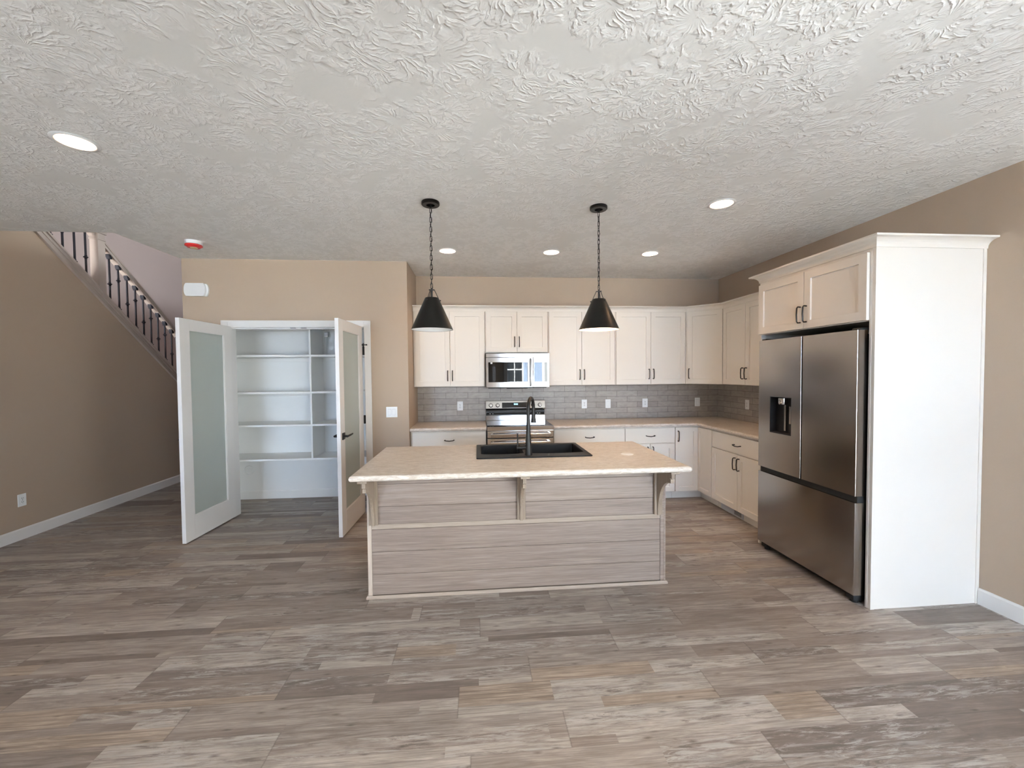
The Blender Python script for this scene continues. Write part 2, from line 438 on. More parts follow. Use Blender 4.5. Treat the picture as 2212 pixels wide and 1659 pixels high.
def tag(o, label, cat, group=None, kind=None):
    if label: o['label'] = label
    if cat: o['category'] = cat
    if group: o['group'] = group
    if kind: o['kind'] = kind
    return o

WP = {}
def thing(name, label, cat, loc=(0, 0, 0), rz=0, group=None, world=True, kind=None):
    """Empty at the thing's base; with world=True its parts are written in room coordinates"""
    o = bpy.data.objects.new(name, None); COL.objects.link(o)
    o.empty_display_size = .05
    o.location = loc; o.rotation_euler = (0, 0, rz)
    tag(o, label, cat, group, kind)
    WP[o.name] = Vector(loc) if world else None
    return o

def part(name, mb, mat, parent, label=None, sm=True):
    o = obj(name, mb, mat, None, None, sm)
    o.parent = parent
    root = parent
    if WP.get(root.name) is not None: o.location = -WP[root.name]
    if label: o['label'] = label
    return o

def copy_tree(o, parent=None, first=True):
    c = o.copy(); COL.objects.link(c)
    if parent: c.parent = parent
    for ch in o.children: copy_tree(ch, c)
    return c

def struct(name, mb, mat, label, sm=False, cat=None):
    o = obj(name, mb, mat, sm=sm); o['kind'] = 'structure'; o['label'] = label; o['category'] = cat or name.split('_')[0]; return o

# ------------------------------------------------------------------ room shell
XR, XL, H = 3.131, -4.39, 2.752
XB = -.857          # corner of the pantry box and the kitchen alcove
YP, YPI = -.673, -.553
XP = -3.172
OPX = -3.182; OPY = -1.455     # edges of the stairwell opening in the ceiling
XS = -5.45
struct('floor', MB().box(XS-.1, XR+.12, YR-.12, 4.4, -.1, 0), 'floor', 'grey-brown weathered wood-look plank floor')
# ceiling with the recessed-light holes really cut
LIGHTS = [(-2.177, -2.90), (1.703, -2.355), (-.383, -1.09), (.666, -1.10), (1.702, -1.106)]
cm = MB()
cm.prism([(XR+.12, .12), (XR+.12, YR-.12), (XS, YR-.12), (XS, OPY), (OPX, OPY), (OPX, .12)][::-1], 'z', H, H+.28)
ceil = struct('ceiling', cm, 'ceiling', 'off-white ceiling with stomped brush texture')
for (lx, ly) in LIGHTS:
    cut = obj('cutter', MB().cyl((lx, ly, H-.05), .083, .16, seg=48), 'white')
    md = ceil.modifiers.new('hole', 'BOOLEAN'); md.object = cut; md.operation = 'DIFFERENCE'; md.solver = 'EXACT'
bpy.context.view_layer.update()
dg = bpy.context.evaluated_depsgraph_get()
nm = bpy.data.meshes.new_from_object(ceil.evaluated_get(dg))
ceil.modifiers.clear(); ceil.data = nm
nm.materials.clear(); nm.materials.append(M['ceiling'])
for o in [o for o in bpy.data.objects if o.name.startswith('cutter')]: bpy.data.objects.remove(o)

struct('wall_back', MB().box(XP, XR+.12, 0, .12, 0, H), 'wall', 'taupe wall above the back run of cabinets')
w = MB().box(XR, XR+.12, RWIN[1], .0, 0, H).box(XR, XR+.12, YR, RWIN[0], 0, H).box(XR, XR+.12, RWIN[0], RWIN[1], 0, RWIN[2]).box(XR, XR+.12, RWIN[0], RWIN[1], RWIN[3], H)
struct('wall_right', w, 'wall', 'taupe wall on the right beside the refrigerator enclosure')
def stringer_z(y): return 2.37-.82*y
def under_z(y): return 2.246-.823*y
wl_ = MB().prism([(YR, 0), (2.72, 0), (2.0, under_z(2.0)), (OPY, under_z(OPY)), (OPY, H+.0), (YR, H)], 'x', XL-.12, XL)
struct('wall_left', wl_, 'wall', 'taupe wall under the sloping staircase')
struct('wall_stair_far', MB().box(XS-.12, XS, -1.58, 4.3, 0, 5.0), 'stair_wall', 'taupe wall behind the stair balusters, lilac light put into its colour')
struct('wall_stair_front', MB().box(XS, XU+.12, -1.575, -1.455, H+.28, 5.0), 'stair_wall', 'upper wall above the ceiling line over the stairs')
sw = MB(); a, b, c, d = SW
sw.box(XU, XU+.12, -1.455, a, H+.28, 5.0); sw.box(XU, XU+.12, b, 2.9, H+.28, 5.0); sw.box(XU, XU+.12, a, b, H+.28, c); sw.box(XU, XU+.12, a, b, d, 5.0)
struct('wall_upstairs_right', sw, 'stair_wall', 'upper floor wall with a window')
struct('floor_upstairs', MB().box(OPX, XU+.12, .12, 3.02, H+.16, H+.28), 'white', 'upper floor landing edge')
struct('wall_upstairs_back', MB().box(XP+.12, XU+.12, 2.9, 3.02, H+.28, 5.0).box(XP, XP+.12, .12, 4.3, 0, H+.16).box(XP, XP+.12, 2.9, 4.3, H+.16, 5.0), 'stair_wall', 'back wall of the upper landing')
struct('wall_hall_back', MB().box(XS, XP+.12, 4.3, 4.42, 0, 5.0), 'stair_wall', 'taupe end wall of the hall beyond the pantry')
struct('ceiling_stair', MB().box(XS-.1, XU+.12, -1.58, 4.42, 5.0, 5.1), 'white', 'white ceiling high over the stairs', cat='ceiling')
# pantry box
OX0, OX1, OH = -2.735, -1.308, 2.05     # rough door opening
p = MB().box(XP, OX0, YP, YPI, 0, H).box(OX1, XB, YP, YPI, 0, H).box(OX0, OX1, YP, YPI, OH, H)
struct('wall_pantry_front', p, 'wall', 'taupe wall around the pantry doorway')
struct('wall_pantry_right', MB().box(XB-.12, XB, YPI, 0, 0, H), 'wall', 'short taupe return wall between pantry and kitchen')
struct('wall_pantry_left', MB().box(XP, XP+.12, YPI, 0, 0, H), 'wall', 'taupe side wall of the pantry')
PX0, PX1 = XP+.132, XB-.132
struct('wall_pantry_inside', MB().box(PX0-.012, PX0, YPI, -.012, 0, H).box(PX1, PX1+.012, YPI, -.012, 0, H).box(PX0-.012, PX1+.012, -.012, 0, 0, H).box(PX0, OX0, YPI, YPI+.012, 0, H).box(OX1, PX1, YPI, YPI+.012, 0, H), 'wall_light', 'pale inner wall of the pantry')
# rear wall with patio door and the added fill window
rw = MB(); xs = sorted(WIN, key=lambda q: q[0]); cur = XL
for a, b, c, d in xs:
    rw.box(cur, a, YR-.12, YR, 0, H); rw.box(a, b, YR-.12, YR, d, H)
    if c > .1: rw.box(a, b, YR-.12, YR, 0, c)
    cur = b
rw.box(cur, XR, YR-.12, YR, 0, H)
struct('wall_rear', rw, 'wall', 'taupe wall behind the viewpoint')
def window(n, a, b, c, d, y, parts, label, nm='window', M_=None):
    # local frame: x along the wall, room on the +y side
    r = thing('%s_%d' % (nm, n), label, nm, tuple((M_ or Matrix.Identity(4)) @ Vector((a, y, c))), kind='structure')
    f = MB(M_); t = .06
    f.box(a, a+t, y-.1, y-.02, c, d, .004).box(b-t, b, y-.1, y-.02, c, d, .004).box(a+t, b-t, y-.1, y-.02, d-t, d, .004).box(a+t, b-t, y-.1, y-.02, c, c+t, .004)
    for k in range(1, parts):
        x = a+(b-a)*k/parts; f.box(x-.035, x+.035, y-.1, y-.02, c+t, d-t, .004)
    part('window_frame', f, 'white', r)
    part('glass', MB(M_).box(a+t, b-t, y-.065, y-.055, c+t, d-t), 'pane', r)
    m = MB(M_); q = .07
    m.box(a-q, a, y, y+.016, c-(q if c > .1 else 0), d+q, .003).box(b, b+q, y, y+.016, c-(q if c > .1 else 0), d+q, .003).box(a, b, y, y+.016, d, d+q, .003)
    if c > .1: m.box(a, b, y, y+.016, c-q, c, .003)
    part('casing', m, 'white', r)
window(1, *WIN[0], YR, 3, 'glazed patio door behind the viewpoint', 'door')
window(3, *WIN[1], YR, 2, 'added white framed window behind the viewpoint, brightening the pantry')
window(1, RWIN[0], RWIN[1], RWIN[2], RWIN[3], 0, 2, 'white framed window in the right wall beside the viewpoint', M_=Matrix.Translation((XR, 0, 0)) @ Matrix.Rotation(math.pi/2, 4, 'Z'))
window(2, *SW, 0, 3, 'upper floor window lighting the stairwell', M_=Matrix.Translation((XU, 0, 0)) @ Matrix.Rotation(math.pi/2, 4, 'Z'))

def base_prof(h=.10, t=.014): return [(0, 0), (t, 0), (t, h-.012), (t-.006, h), (0, h)]
struct('baseboard_left', MB().sweep([(XL, YR), (XL, 1.02)], base_prof(.105)), 'white', 'white baseboard under the stair wall')
struct('baseboard_right', MB().sweep([(XR, -2.905), (XR, YR)], base_prof(.105)), 'white', 'white baseboard right of the refrigerator enclosure')
struct('baseboard_front', MB().sweep([(XP, YP), (OX0-.07, YP)], base_prof()).sweep([(OX1+.07, YP), (XB, YP), (XB, -.61)], base_prof()), 'white', 'white baseboard beside the pantry doorway')
struct('baseboard_pantry', MB().sweep([(PX0, YPI), (PX0, -.012), (PX1, -.012), (PX1, YPI)], base_prof(.10)), 'shelf', 'white baseboard inside the pantry')
struct('baseboard_rear', MB().sweep([(.68, YR), (XL, YR)], base_prof(.105)), 'white', 'white baseboard of the wall behind the viewpoint')
# pantry doorway casing and jambs
c = MB(); q = .068
def casing_v(m, x0, x1):
    m.box(x0, x1, YP-.014, YP, 0, OH-.012+q, .003)
    xo = x0 if x0 < -2 else x1-.016
    m.box(xo, xo+.016, YP-.019, YP-.014, 0, OH-.012+q, .002)
casing_v(c, OX0-q+.012, OX0+.012); casing_v(c, OX1-.012, OX1-.012+q)
c.box(OX0+.012, OX1-.012, YP-.014, YP, OH-.012, OH-.012+q, .003)
c.box(OX0-q+.03, OX1+q-.03, YP-.019, YP-.014, OH-.012+q-.016, OH-.012+q, .002)
struct('trim_1', c, 'white', 'white casing around the pantry doorway')
c = MB().box(OX0, OX0+.018, YP, YPI, 0, OH).box(OX1-.018, OX1, YP, YPI, 0, OH).box(OX0+.018, OX1-.018, YP, YPI, OH-.018, OH)
c.box(OX0+.018, OX1-.018, YP+.05, YP+.085, OH-.03, OH-.018)
struct('trim_2', c, 'white', 'white jamb lining the pantry doorway')
cc = thing('ball_catch', 'pair of black ball catches under the pantry doorway head', 'door catch', (-2.02, YP+.03, OH-.02))
for x in (-2.075, -1.965):
    part('strike_plate', MB().box(x-.028, x+.028, YP+.012, YP+.034, OH-.022, OH-.018, .001), 'black', cc)

# ------------------------------------------------------------------ pantry doors
def pantry_door(n, hx, ang, side, label):
    """leaf in local frame: hinge at origin, leaf runs along -y, thickness to +x"""
    r = thing('door_%d' % n, label, 'door', (hx, YP-.002, 0), ang, world=False, kind='structure')
    W, T, z0, z1 = .708, .035, .012, 2.042
    st = .115; zb = .225; zt = 1.945
    f = MB()
    f.box(0, T, -st, 0, z0, z1, .0015).box(0, T, -W, -W+st, z0, z1, .0015)
    f.box(0, T, -W+st, -st, z0, zb, .0).box(0, T, -W+st, -st, zt, z1, .0)
    part('door_frame', f, 'white', r)
    bd = MB()
    for x0, x1 in ((.003, .012), (T-.012, T-.003)):
        bd.box(x0, x1, -st-.008, -st, zb, zt).box(x0, x1, -W+st, -W+st+.008, zb, zt).box(x0, x1, -W+st+.008, -st-.008, zb, zb+.008).box(x0, x1, -W+st+.008, -st-.008, zt-.008, zt)
    part('glazing_bead', bd, 'white', r)
    part('glass_panel', MB().box(.0125, T-.0125, -W+st+.001, -st-.001, zb+.001, zt-.001), 'frost', r, 'frosted grey-green glass')
    hx_ = side   # side the hinge barrel sits on
    for z in (.30, 1.03, 1.78):
        h = MB().cyl((hx_*T if hx_ else 0, .012, z-.045), .006, .09, seg=12)
        if n == 2: h = MB().cyl((T+.010, .004, z-.047), .006, .094, seg=12).box(T, T+.024, .002, .005, z-.045, z+.045)
        h.box(.004, T-.004, .0005, .003, z-.045, z+.045)
        part('hinge', h, 'black', r)
    if n == 2:
        pin = MB().tube([(T+.003, -.012, 1.843), (T+.055, -.018, 1.843)], .0045).cyl((T+.050, -.024, 1.843), .008, .012, 'y', 12).cyl((T+.004, -.018, 1.843), .008, .010, 'y', 12)
        pin.cyl((T+.010, .004, 1.826), .0075, .034, seg=12)
        part('hinge_pin_stop', pin, 'black', r)
    # lever handles
    zc = .945; yc = -W+.065
    for sx, xs in ((1, T), (-1, 0)):
        hd = MB().box(xs, xs+sx*.009, yc-.032, yc+.032, zc-.032, zc+.032, .002)
        hd.cyl((xs if sx > 0 else xs-.045, yc, zc), .011, .045, 'x', 16)
        hd.tube([(xs+sx*.042, yc-.008, zc), (xs+sx*.045, yc+.05, zc+.001), (xs+sx*.047, yc+.115, zc+.004), (xs+sx*.045, yc+.132, zc+.006)], .0085, 10, radii=[.010, .0095, .008, .006])
        if n == 2 or sx < 0:
            part('lever_handle', hd, 'black', r)
        else: hd.bm.free()
    return r
pantry_door(1, -2.732, math.radians(-2.6), 0, 'left open white pantry door with frosted glass panel')
pantry_door(2, -1.380, math.radians(-1.3), 1, 'right open white pantry door with frosted glass and black lever')
# a plain hall door beyond, in the stair wall
r = thing('door_3', 'low sloping closet door under the stairs, behind the left pantry door', 'door', (XL, 1.1, 0), kind='structure')
part('door_panel', MB().prism([(1.03, .01), (1.72, .01), (1.72, .76), (1.03, 1.32)], 'x', XL+.0005, XL+.026), 'wall', r)
part('lever_handle', MB().box(XL+.03, XL+.037, 1.10, 1.16, .88, .94).tube([(XL+.03, 1.13, .91), (XL+.075, 1.13, .91), (XL+.078, 1.02, .912)], .009), 'black', r)

# ------------------------------------------------------------------ pantry shelving
r = thing('pantry_shelving', 'built-in white pantry shelves with a vertical divider', 'shelving', (-2.0, -.2, 0))
SZ = [.567, .958, 1.332, 1.752]; SY = -.41
for z in SZ:
    part('shelf', MB().box(PX0+.001, PX1-.001, SY, -.014, z-.019, z, .001).box(PX0+.001, PX1-.001, SY-.004, SY+.014, z-.022, z, .001), 'shelf', r)
    part('cleat', MB().box(PX0+.001, -2.012, -.032, -.014, z-.068, z-.0225, .001).box(-1.988, PX1-.001, -.032, -.014, z-.068, z-.0225, .001).box(PX0+.001, PX0+.019, SY+.03, -.034, z-.068, z-.0225, .001).box(PX1-.019, PX1-.001, SY+.03, -.034, z-.068, z-.0225, .001), 'shelf', r)
for z in (2.06,):
    part('cleat', MB().box(PX0+.001, PX1-.001, -.032, -.014, z, z+.045, .001), 'shelf', r)
for i, z in enumerate(SZ):
    z1 = SZ[i+1]-.023 if i < 3 else 2.30
    part('divider', MB().box(-2.010, -1.991, SY, -.034, z+.001, z1, .001), 'shelf', r)
t = thing('wall_cover_plate', 'round white cover plate on pantry wall under the bottom shelf', 'wall plate', (-2.906, -.016, .36))
part('plate', MB().lathe([(0, -.022), (.05, -.022), (.056, -.017), (.058, -.0125)], (-2.906, 0, .36), 32, 'y'), 'wall_light', t)
part('socket', MB().box(-2.926, -2.886, -.028, -.022, .345, .385, .003), 'wall_light', t)
t = thing('pantry_light_fixture', 'small white sensor under the top of the pantry divider', 'fixture', (-1.94, -.05, 2.0))  # small white light fixture of the pantry
part('body', MB().box(-1.965, -1.915, -.075, -.034, 1.985, 2.045, .008), 'plastic', t)
part('conduit', MB().tube([(-1.955, -.028, 1.99), (-1.955, -.024, 1.77)], .006), 'plastic', t)

# ------------------------------------------------------------------ stair railing
r = thing('stair_railing', 'white sloping stair railing with black iron balusters', 'railing', (XL, 0, 1.5))
y0, y1 = -2.2, 2.0
def slope(m, ya, yb, f, a, b, x0, x1):
    m.prism([(ya, f(ya)+a), (yb, f(yb)+a), (yb, f(yb)+b), (ya, f(ya)+b)], 'x', x0, x1)
m = MB()
slope(m, y0, y1, under_z, .0, .118, XL-.13, XL+.012)
slope(m, y0, y1, under_z, -.012, .010, XL-.13, XL+.026)
slope(m, y0, y1, under_z, .060, .075, XL+.012, XL+.020)
slope(m, y0, y1, under_z, .105, .128, XL-.14, XL+.028)
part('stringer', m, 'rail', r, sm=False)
m = MB()
def rail_z(y): return 2.954-.82*y
for ya, yb in ((-2.2, -.1935), (-.1025, 2.0)):
    slope(m, ya, yb, rail_z, .012, .034, XL-.085, XL-.015)
    slope(m, ya, yb, rail_z, .034, .060, XL-.078, XL-.022)
    slope(m, ya, yb, rail_z, .060, .085, XL-.086, XL-.014)
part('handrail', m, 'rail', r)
m = MB()
yc = -.148; zb_ = stringer_z(yc)
m.prism([(yc-.045, stringer_z(yc-.045)-.002), (yc+.045, stringer_z(yc+.045)-.002), (yc+.045, 3.16), (yc-.045, 3.16)], 'x', XL-.078, XL+.010)
m.box(XL-.086, XL+.018, yc-.053, yc+.053, 3.085, 3.105, .004).box(XL-.093, XL+.025, yc-.06, yc+.06, 3.16, 3.19, .004)
m.box(XL-.075, XL+.007, yc-.04, yc+.04, 3.19, 3.24, .01)
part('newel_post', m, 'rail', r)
ys = [(.013+.1195*k, k) for k in range(0, 16)]+[(-.276-.1265*k, k) for k in range(0, 8)]
def knuckle(m, y, z):
    m.lathe([(.008, -.026), (.014, -.02), (.010, -.012), (.022, -.004), (.022, .004), (.010, .012), (.014, .02), (.008, .026)], (XL-.05, y, z), 8)
for y, k in ys:
    zb = stringer_z(y); zt = rail_z(y)+.014
    m = MB().box(XL-.057, XL-.043, y-.007, y+.007, zb-.01, zt+.005)
    # angled shoe at the rail
    m.prism([(y-.02, zt+.012+.0164), (y+.02, zt+.012-.0164), (y+.017, zt-.028-.012), (y+.0, zt-.045), (y-.017, zt-.028+.012)], 'x', XL-.072, XL-.028)
    m.prism([(y-.016, zb+.013-.01), (y+.016, zb-.013-.01), (y+.014, zb+.012), (y-.014, zb+.03)], 'x', XL-.064, XL-.036)
    if k % 2 == 0: knuckle(m, y, zb+.262)
    else: knuckle(m, y, zb+.425); knuckle(m, y, zb+.078)
    part('baluster', m, 'iron', r)

# ------------------------------------------------------------------ kitchen cabinets
def pull_v(x, z, y, L=.125):
    """vertical arched bar pull, face at y, front -y"""
    m = MB(); o = .030
    pts = [(x, y, z-L/2+.004), (x, y-o*.75, z-L/2+.002), (x, y-o, z-L/2+.012), (x, y-o-.003, z), (x, y-o, z+L/2-.012), (x, y-o*.75, z+L/2-.002), (x, y, z+L/2-.004)]
    m.tube(pts, .0052, 8); return m
def pull_h(x, z, y, L=.108):
    m = MB(); o = .028
    pts = [(x-L/2+.006, y, z+.004), (x-L/2, y-o*.8, z+.004), (x-L/2+.014, y-o, z), (x, y-o-.003, z-.004), (x+L/2-.014, y-o, z), (x+L/2, y-o*.8, z+.004), (x+L/2-.006, y, z+.004)]
    m.tube(pts, .0052, 8); return m
def add_door(r, x0, x1, z0, z1, yf, hx, hz, rail=.058):
    d = part('door', MB().shaker(x0, x1, z0, z1, yf, rail=rail), 'cab', r)
    WP[d.name] = None
    if hx is not None: part('handle', pull_v(hx, hz, yf), 'bronze', d, 'black arched pull')
    return d
def add_drawer(r, x0, x1, z0, z1, yf, hz=None):
    d = part('drawer', MB().box(x0, x1, yf, yf+.02, z0, z1, .0025), 'cab', r)
    WP[d.name] = None
    part('handle', pull_h((x0+x1)/2, (z0+z1)/2 if hz is None else hz, yf), 'bronze', d, 'black arched pull')
    return d
def upper(loc, rz, W, z0, z1, label, doors, depth=.305, off0=.008, off1=.003, group='wall cabinets', handle_side=None):
    r = thing('wall_cabinet', label, 'cabinet', (loc[0], loc[1], z0), rz, group, world=False)
    h = z1-z0
    part('cabinet_box', MB().box(0.0005, W-.0005, 0, depth, 0, h, .0015), 'cab', r)
    n = len(doors)
    for i, (a, b, hs) in enumerate(doors):
        hx = None if hs is None else (b-.026 if hs == 'r' else a+.026)
        add_door(r, a, b, .006, h-.022, -.0205, hx, .006+.125)
    return r
UZ0, UZ1 = 1.366, 2.284
# back run (front frame at y=-.305); box goes back to the wall
upper((-.852, -.305), 0, .849, UZ0, UZ1, 'white wall cabinet at the left end, behind the unlit pendant', [(.018, .427, 'r'), (.431, .838, 'l')])
upper((0, -.305), 0, .762, 1.768, UZ1, 'short white wall cabinet above the microwave', [(.010, .379, 'r'), (.383, .752, 'l')])
upper((.765, -.305), 0, .838, UZ0, UZ1, 'white two-door wall cabinet right of the microwave, behind the lit pendant', [(.009, .412, 'r'), (.416, .829, 'l')])
upper((1.605, -.305), 0, .906, UZ0, UZ1, 'white two-door wall cabinet left of the diagonal corner cabinet', [(.009, .447, 'r'), (.451, .893, 'l')])
# diagonal corner cabinet: a five-sided box, door on the 45 degree face
r = thing('wall_cabinet', 'white diagonal corner wall cabinet with a single door', 'cabinet', (2.521, -.305, UZ0), -math.pi/4, 'wall cabinets', world=False)
cb = MB()
s2 = math.sqrt(.5)
def loc2(x, y):
    dx, dy = x-2.521, y+.305
    return (dx*s2-dy*s2, dx*s2+dy*s2)
cb.prism([loc2(*q) for q in ((2.514, -.305), (2.521, -.305), (2.826, -.61), (2.826, -.617), (3.13, -.617), (3.13, -.001), (2.514, -.001))], 'z', 0, UZ1-UZ0)
part('cabinet_box', cb, 'cab', r, sm=False)
LD = .305/s2
add_door(r, .018, LD-.012, .006, UZ1-UZ0-.022, -.0205, .018+.028, .131)
# right run: local x runs towards the viewer
upper((2.826, -.619), -math.pi/2, .84, UZ0, UZ1, 'white two-door wall cabinet on the right wall beside the corner', [(.006, .408, 'r'), (.414, .834, 'l')], depth=.304)
upper((2.826, -1.461), -math.pi/2, .394, UZ0, UZ1, 'narrow white wall cabinet tucked beside the refrigerator enclosure', [(.006, .388, 'l')], depth=.304)
def crown_prof(z0, z1, out):
    h = z1-z0
    pr = [(0, z0), (.006, z0)]
    for k in range(0, 7):
        a = k/6*math.pi/2
        pr.append((.006+(out-.008)*(1-math.cos(a)), z0+.006+(h-.018)*math.sin(a)))
    pr += [(out, z1-.010), (out, z1), (0, z1)]
    return pr
cr = obj('crown_molding', MB().sweep([(-.853, -.306), (2.520, -.306), (2.8245, -.6105), (2.8245, -1.79)], crown_prof(2.266, 2.331, .052)), 'cab', sm=2)
tag(cr, 'long white crown molding along the top of the wall cabinets', 'crown molding')

def basecab(loc, rz, W, label, fronts, kick=True, depth=.60, kx=(0, 0)):
    """front frame plane at local y=0"""
    r = thing('base_cabinet', label, 'cabinet', (loc[0], loc[1], 0), rz, 'base cabinets', world=False)
    b = MB().box(0.0005, W-.0005, 0, depth-.003, .095, .874, .0015)
    part('cabinet_box', b, 'cab', r)
    part('toe_kick', MB().box(kx[0]+.001, W-.001-kx[1], .065, .08, 0, .0945), 'cab', r)
    for f in fronts:
        k, a, b_, z0, z1 = f[:5]
        if k == 'drawer': add_drawer(r, a, b_, z0, z1, -.0205, .77 if z1 > .8 else None)
        else: add_door(r, a, b_, z0, z1, -.0205, None if f[5] is None else (b_-.028 if f[5] == 'r' else a+.028), z1-.095)
    return r
BY = -.605
basecab((-.853, BY), 0, .848, 'white base cabinet left of the range', [('drawer', .02, .843, .70, .862), ('door', .02, .428, .105, .69, 'r'), ('door', .433, .843, .105, .69, 'l')])
basecab((.767, BY), 0, .841, 'wide white base cabinet right of the range', [('drawer', .004, .838, .70, .862), ('door', .004, .418, .105, .69, 'r'), ('door', .423, .838, .105, .69, 'l')])
basecab((1.610, BY), 0, .608, 'white base cabinet with one drawer, half hidden behind the island', [('drawer', .006, .602, .686, .862), ('door', .006, .301, .105, .677, 'r'), ('door', .307, .602, .105, .677, 'l')])
# corner lazy-susan cabinet: L-shaped box with two doors meeting in the inner corner
XF = 2.522
r = thing('base_cabinet', 'white corner base cabinet with two doors meeting at a right angle', 'cabinet', (XF, BY, 0), 0, 'base cabinets', world=True)
part('cabinet_box', MB().prism([(2.2195, BY), (XF, BY), (XF, -.906), (3.128, -.906), (3.128, -.002), (2.2195, -.002)], 'z', .095, .874), 'cab', r, sm=False)
part('toe_kick', MB().box(2.2205, XF+.065, BY+.065, BY+.08, 0, .0945).box(XF+.065, XF+.08, -.905, BY+.08, 0, .0945), 'cab', r)
d = part('door', MB().shaker(2.226, XF-.022, .105, .862, BY-.0205, rail=.05), 'cab', r)
WP[d.name] = None
part('handle', pull_v(2.226+.028, .862-.10, BY-.0205), 'bronze', d, 'black arched pull')
mm = MB(Matrix.Translation((XF, BY, 0)) @ Matrix.Rotation(-math.pi/2, 4, 'Z'))
part('door', mm.shaker(.001, .297, .105, .862, -.0205, rail=.05), 'cab', r)
basecab((XF, -.908), -math.pi/2, .945, 'white base cabinet between the corner and the refrigerator', [('drawer', .004, .915, .686, .862), ('door', .004, .452, .105, .677, 'r'), ('door', .458, .915, .105, .677, 'l')], depth=.606)
# register grille in the toe kick
r = thing('floor_register', 'white louvred air register in the toe kick near the refrigerator', 'air vent', (XF+.03, -1.25, 0))
XK = XF+.0645
fr = MB().box(XK-.012, XK, -1.345, -1.325, .006, .09, .001).box(XK-.012, XK, -1.0, -.98, .006, .09, .001).box(XK-.012, XK, -1.325, -1.0, .006, .02, .001).box(XK-.012, XK, -1.325, -1.0, .078, .09, .001).box(XK-.011, XK, -1.20, -1.0, .02, .078)
part('frame', fr, 'vent', r)
part('back', MB().box(XK-.003, XK-.001, -1.325, -1.2, .02, .078), 'slot', r)
lv = MB()
for k in range(4): lv.box(XK-.010, XK-.003, -1.325, -1.2, .028+.0125*k, .0315+.0125*k)
part('louvres', lv, 'vent', r)

# worktops
def nose(z0, z1, out):
    h = z1-z0; r_ = h/2
    pr = [(0, z0)]
    for k in range(9):
        a = -math.pi/2+math.pi*k/8
        pr.append((out-r_*.8+r_*.8*math.cos(a), z0+r_+r_*math.sin(a)))
    pr.append((0, z1)); return pr
def wt(name, label, core, path, cat='countertop'):
    m = MB()
    for c_ in core: m.prism(c_, 'z', .876, .914)
    m.sweep(path, nose(.876, .914, .022))
    o = obj(name, m, 'counter', sm=2); tag(o, label, cat); return o
wt('countertop', 'short beige laminate countertop left of the range', [[(-.855, -.002), (-.855, -.632), (-.003, -.632), (-.003, -.002)]], [(-.855, -.630), (-.003, -.630)])
XW = XR-.003
wt('countertop', 'L-shaped beige laminate countertop running round the right corner',
   [[(.766, -.002), (.766, -.632), (2.504, -.632), (2.504, -1.853), (XW, -1.853), (XW, -.002)]], [(.766, -.630), (2.502, -.630), (2.502, -1.853)])
bs = obj('backsplash', MB().box(XB+.001, XR-.0005, -.010, -.0005, .9145, 1.3655).box(0, .763, -.010, -.0005, 1.3655, 1.767).box(XR-.0105, XR-.0005, -1.855, -.0105, .9145, 1.3655), 'tile', sm=False)
# keep tiles behind the cabinets' lower edge only
tag(bs, 'grey subway tile backsplash between counter and wall cabinets', 'backsplash')

# ------------------------------------------------------------------ outlets and switches
def outlet(kind, loc, rz, label, group=None):
    """plate facing local -y at loc"""
    names = {'outlet': ('electrical_outlet', 'outlet'), 'switch': ('light_switch', 'light switch'), 'double': ('light_switch', 'light switch')}
    r = thing(names[kind][0], label, names[kind][1], loc, rz, group, world=False)
    w = .06 if kind == 'double' else .036
    part('cover_plate', MB().box(-w, w, -.006, -.0003, -.058, .058, .003), 'plastic', r)
    if kind == 'outlet':
        part('receptacle', MB().box(-.017, .017, -.0085, -.006, -.034, .034, .002), 'plastic', r)
        s = MB()
        for z in (-.018, .018):
            s.box(-.008, -.005, -.0089, -.0084, z-.004, z+.006).box(.005, .008, -.0089, -.0084, z-.004, z+.006).box(-.002, .002, -.0089, -.0084, z-.011, z-.007)
        s.box(-.004, .004, -.0089, -.0084, -.002, .002)
        part('slots', s, 'slot', r)
    else:
        for x in ((-.023, .023) if kind == 'double' else (0,)):
            part('bezel', MB().box(x-.0175, x+.0175, -.0068, -.006, -.035, .035, .0005), 'slot' if False else 'vent', r)
            rk = MB().prism([(-.0068, -.032), (-.0115, -.032), (-.008, .0), (-.0095, .032), (-.0068, .032)], 'x', x-.0155, x+.0155)
            part('rocker', rk, 'plastic', r)
    return r
bo = -.0105
outlet('outlet', (-.324, bo, 1.108), 0, 'white outlet on the tile left of the range')
outlet('outlet', (1.29, bo, 1.110), 0, 'white outlet on the tile nearest the right side of the range')
outlet('switch', (1.607, bo, 1.109), 0, 'white rocker plate on the tile, second fitting right of the range')
outlet('outlet', (2.11, bo, 1.112), 0, 'white outlet on the tile, third fitting right of the range')
outlet('switch', (2.833, bo, 1.114), 0, 'white switch on the tile close to the inner corner')
outlet('outlet', (XR-.0108, -.62, 1.12), -math.pi/2, 'white outlet on the tile of the right wall beside the refrigerator')
outlet('double', (-1.042, YP-.0003, 1.106), 0, 'white double rocker switch on the wall right of the pantry door')
outlet('outlet', (XL+.0005, -1.068, .369), math.pi/2, 'white outlet low on the wall below the stairs')

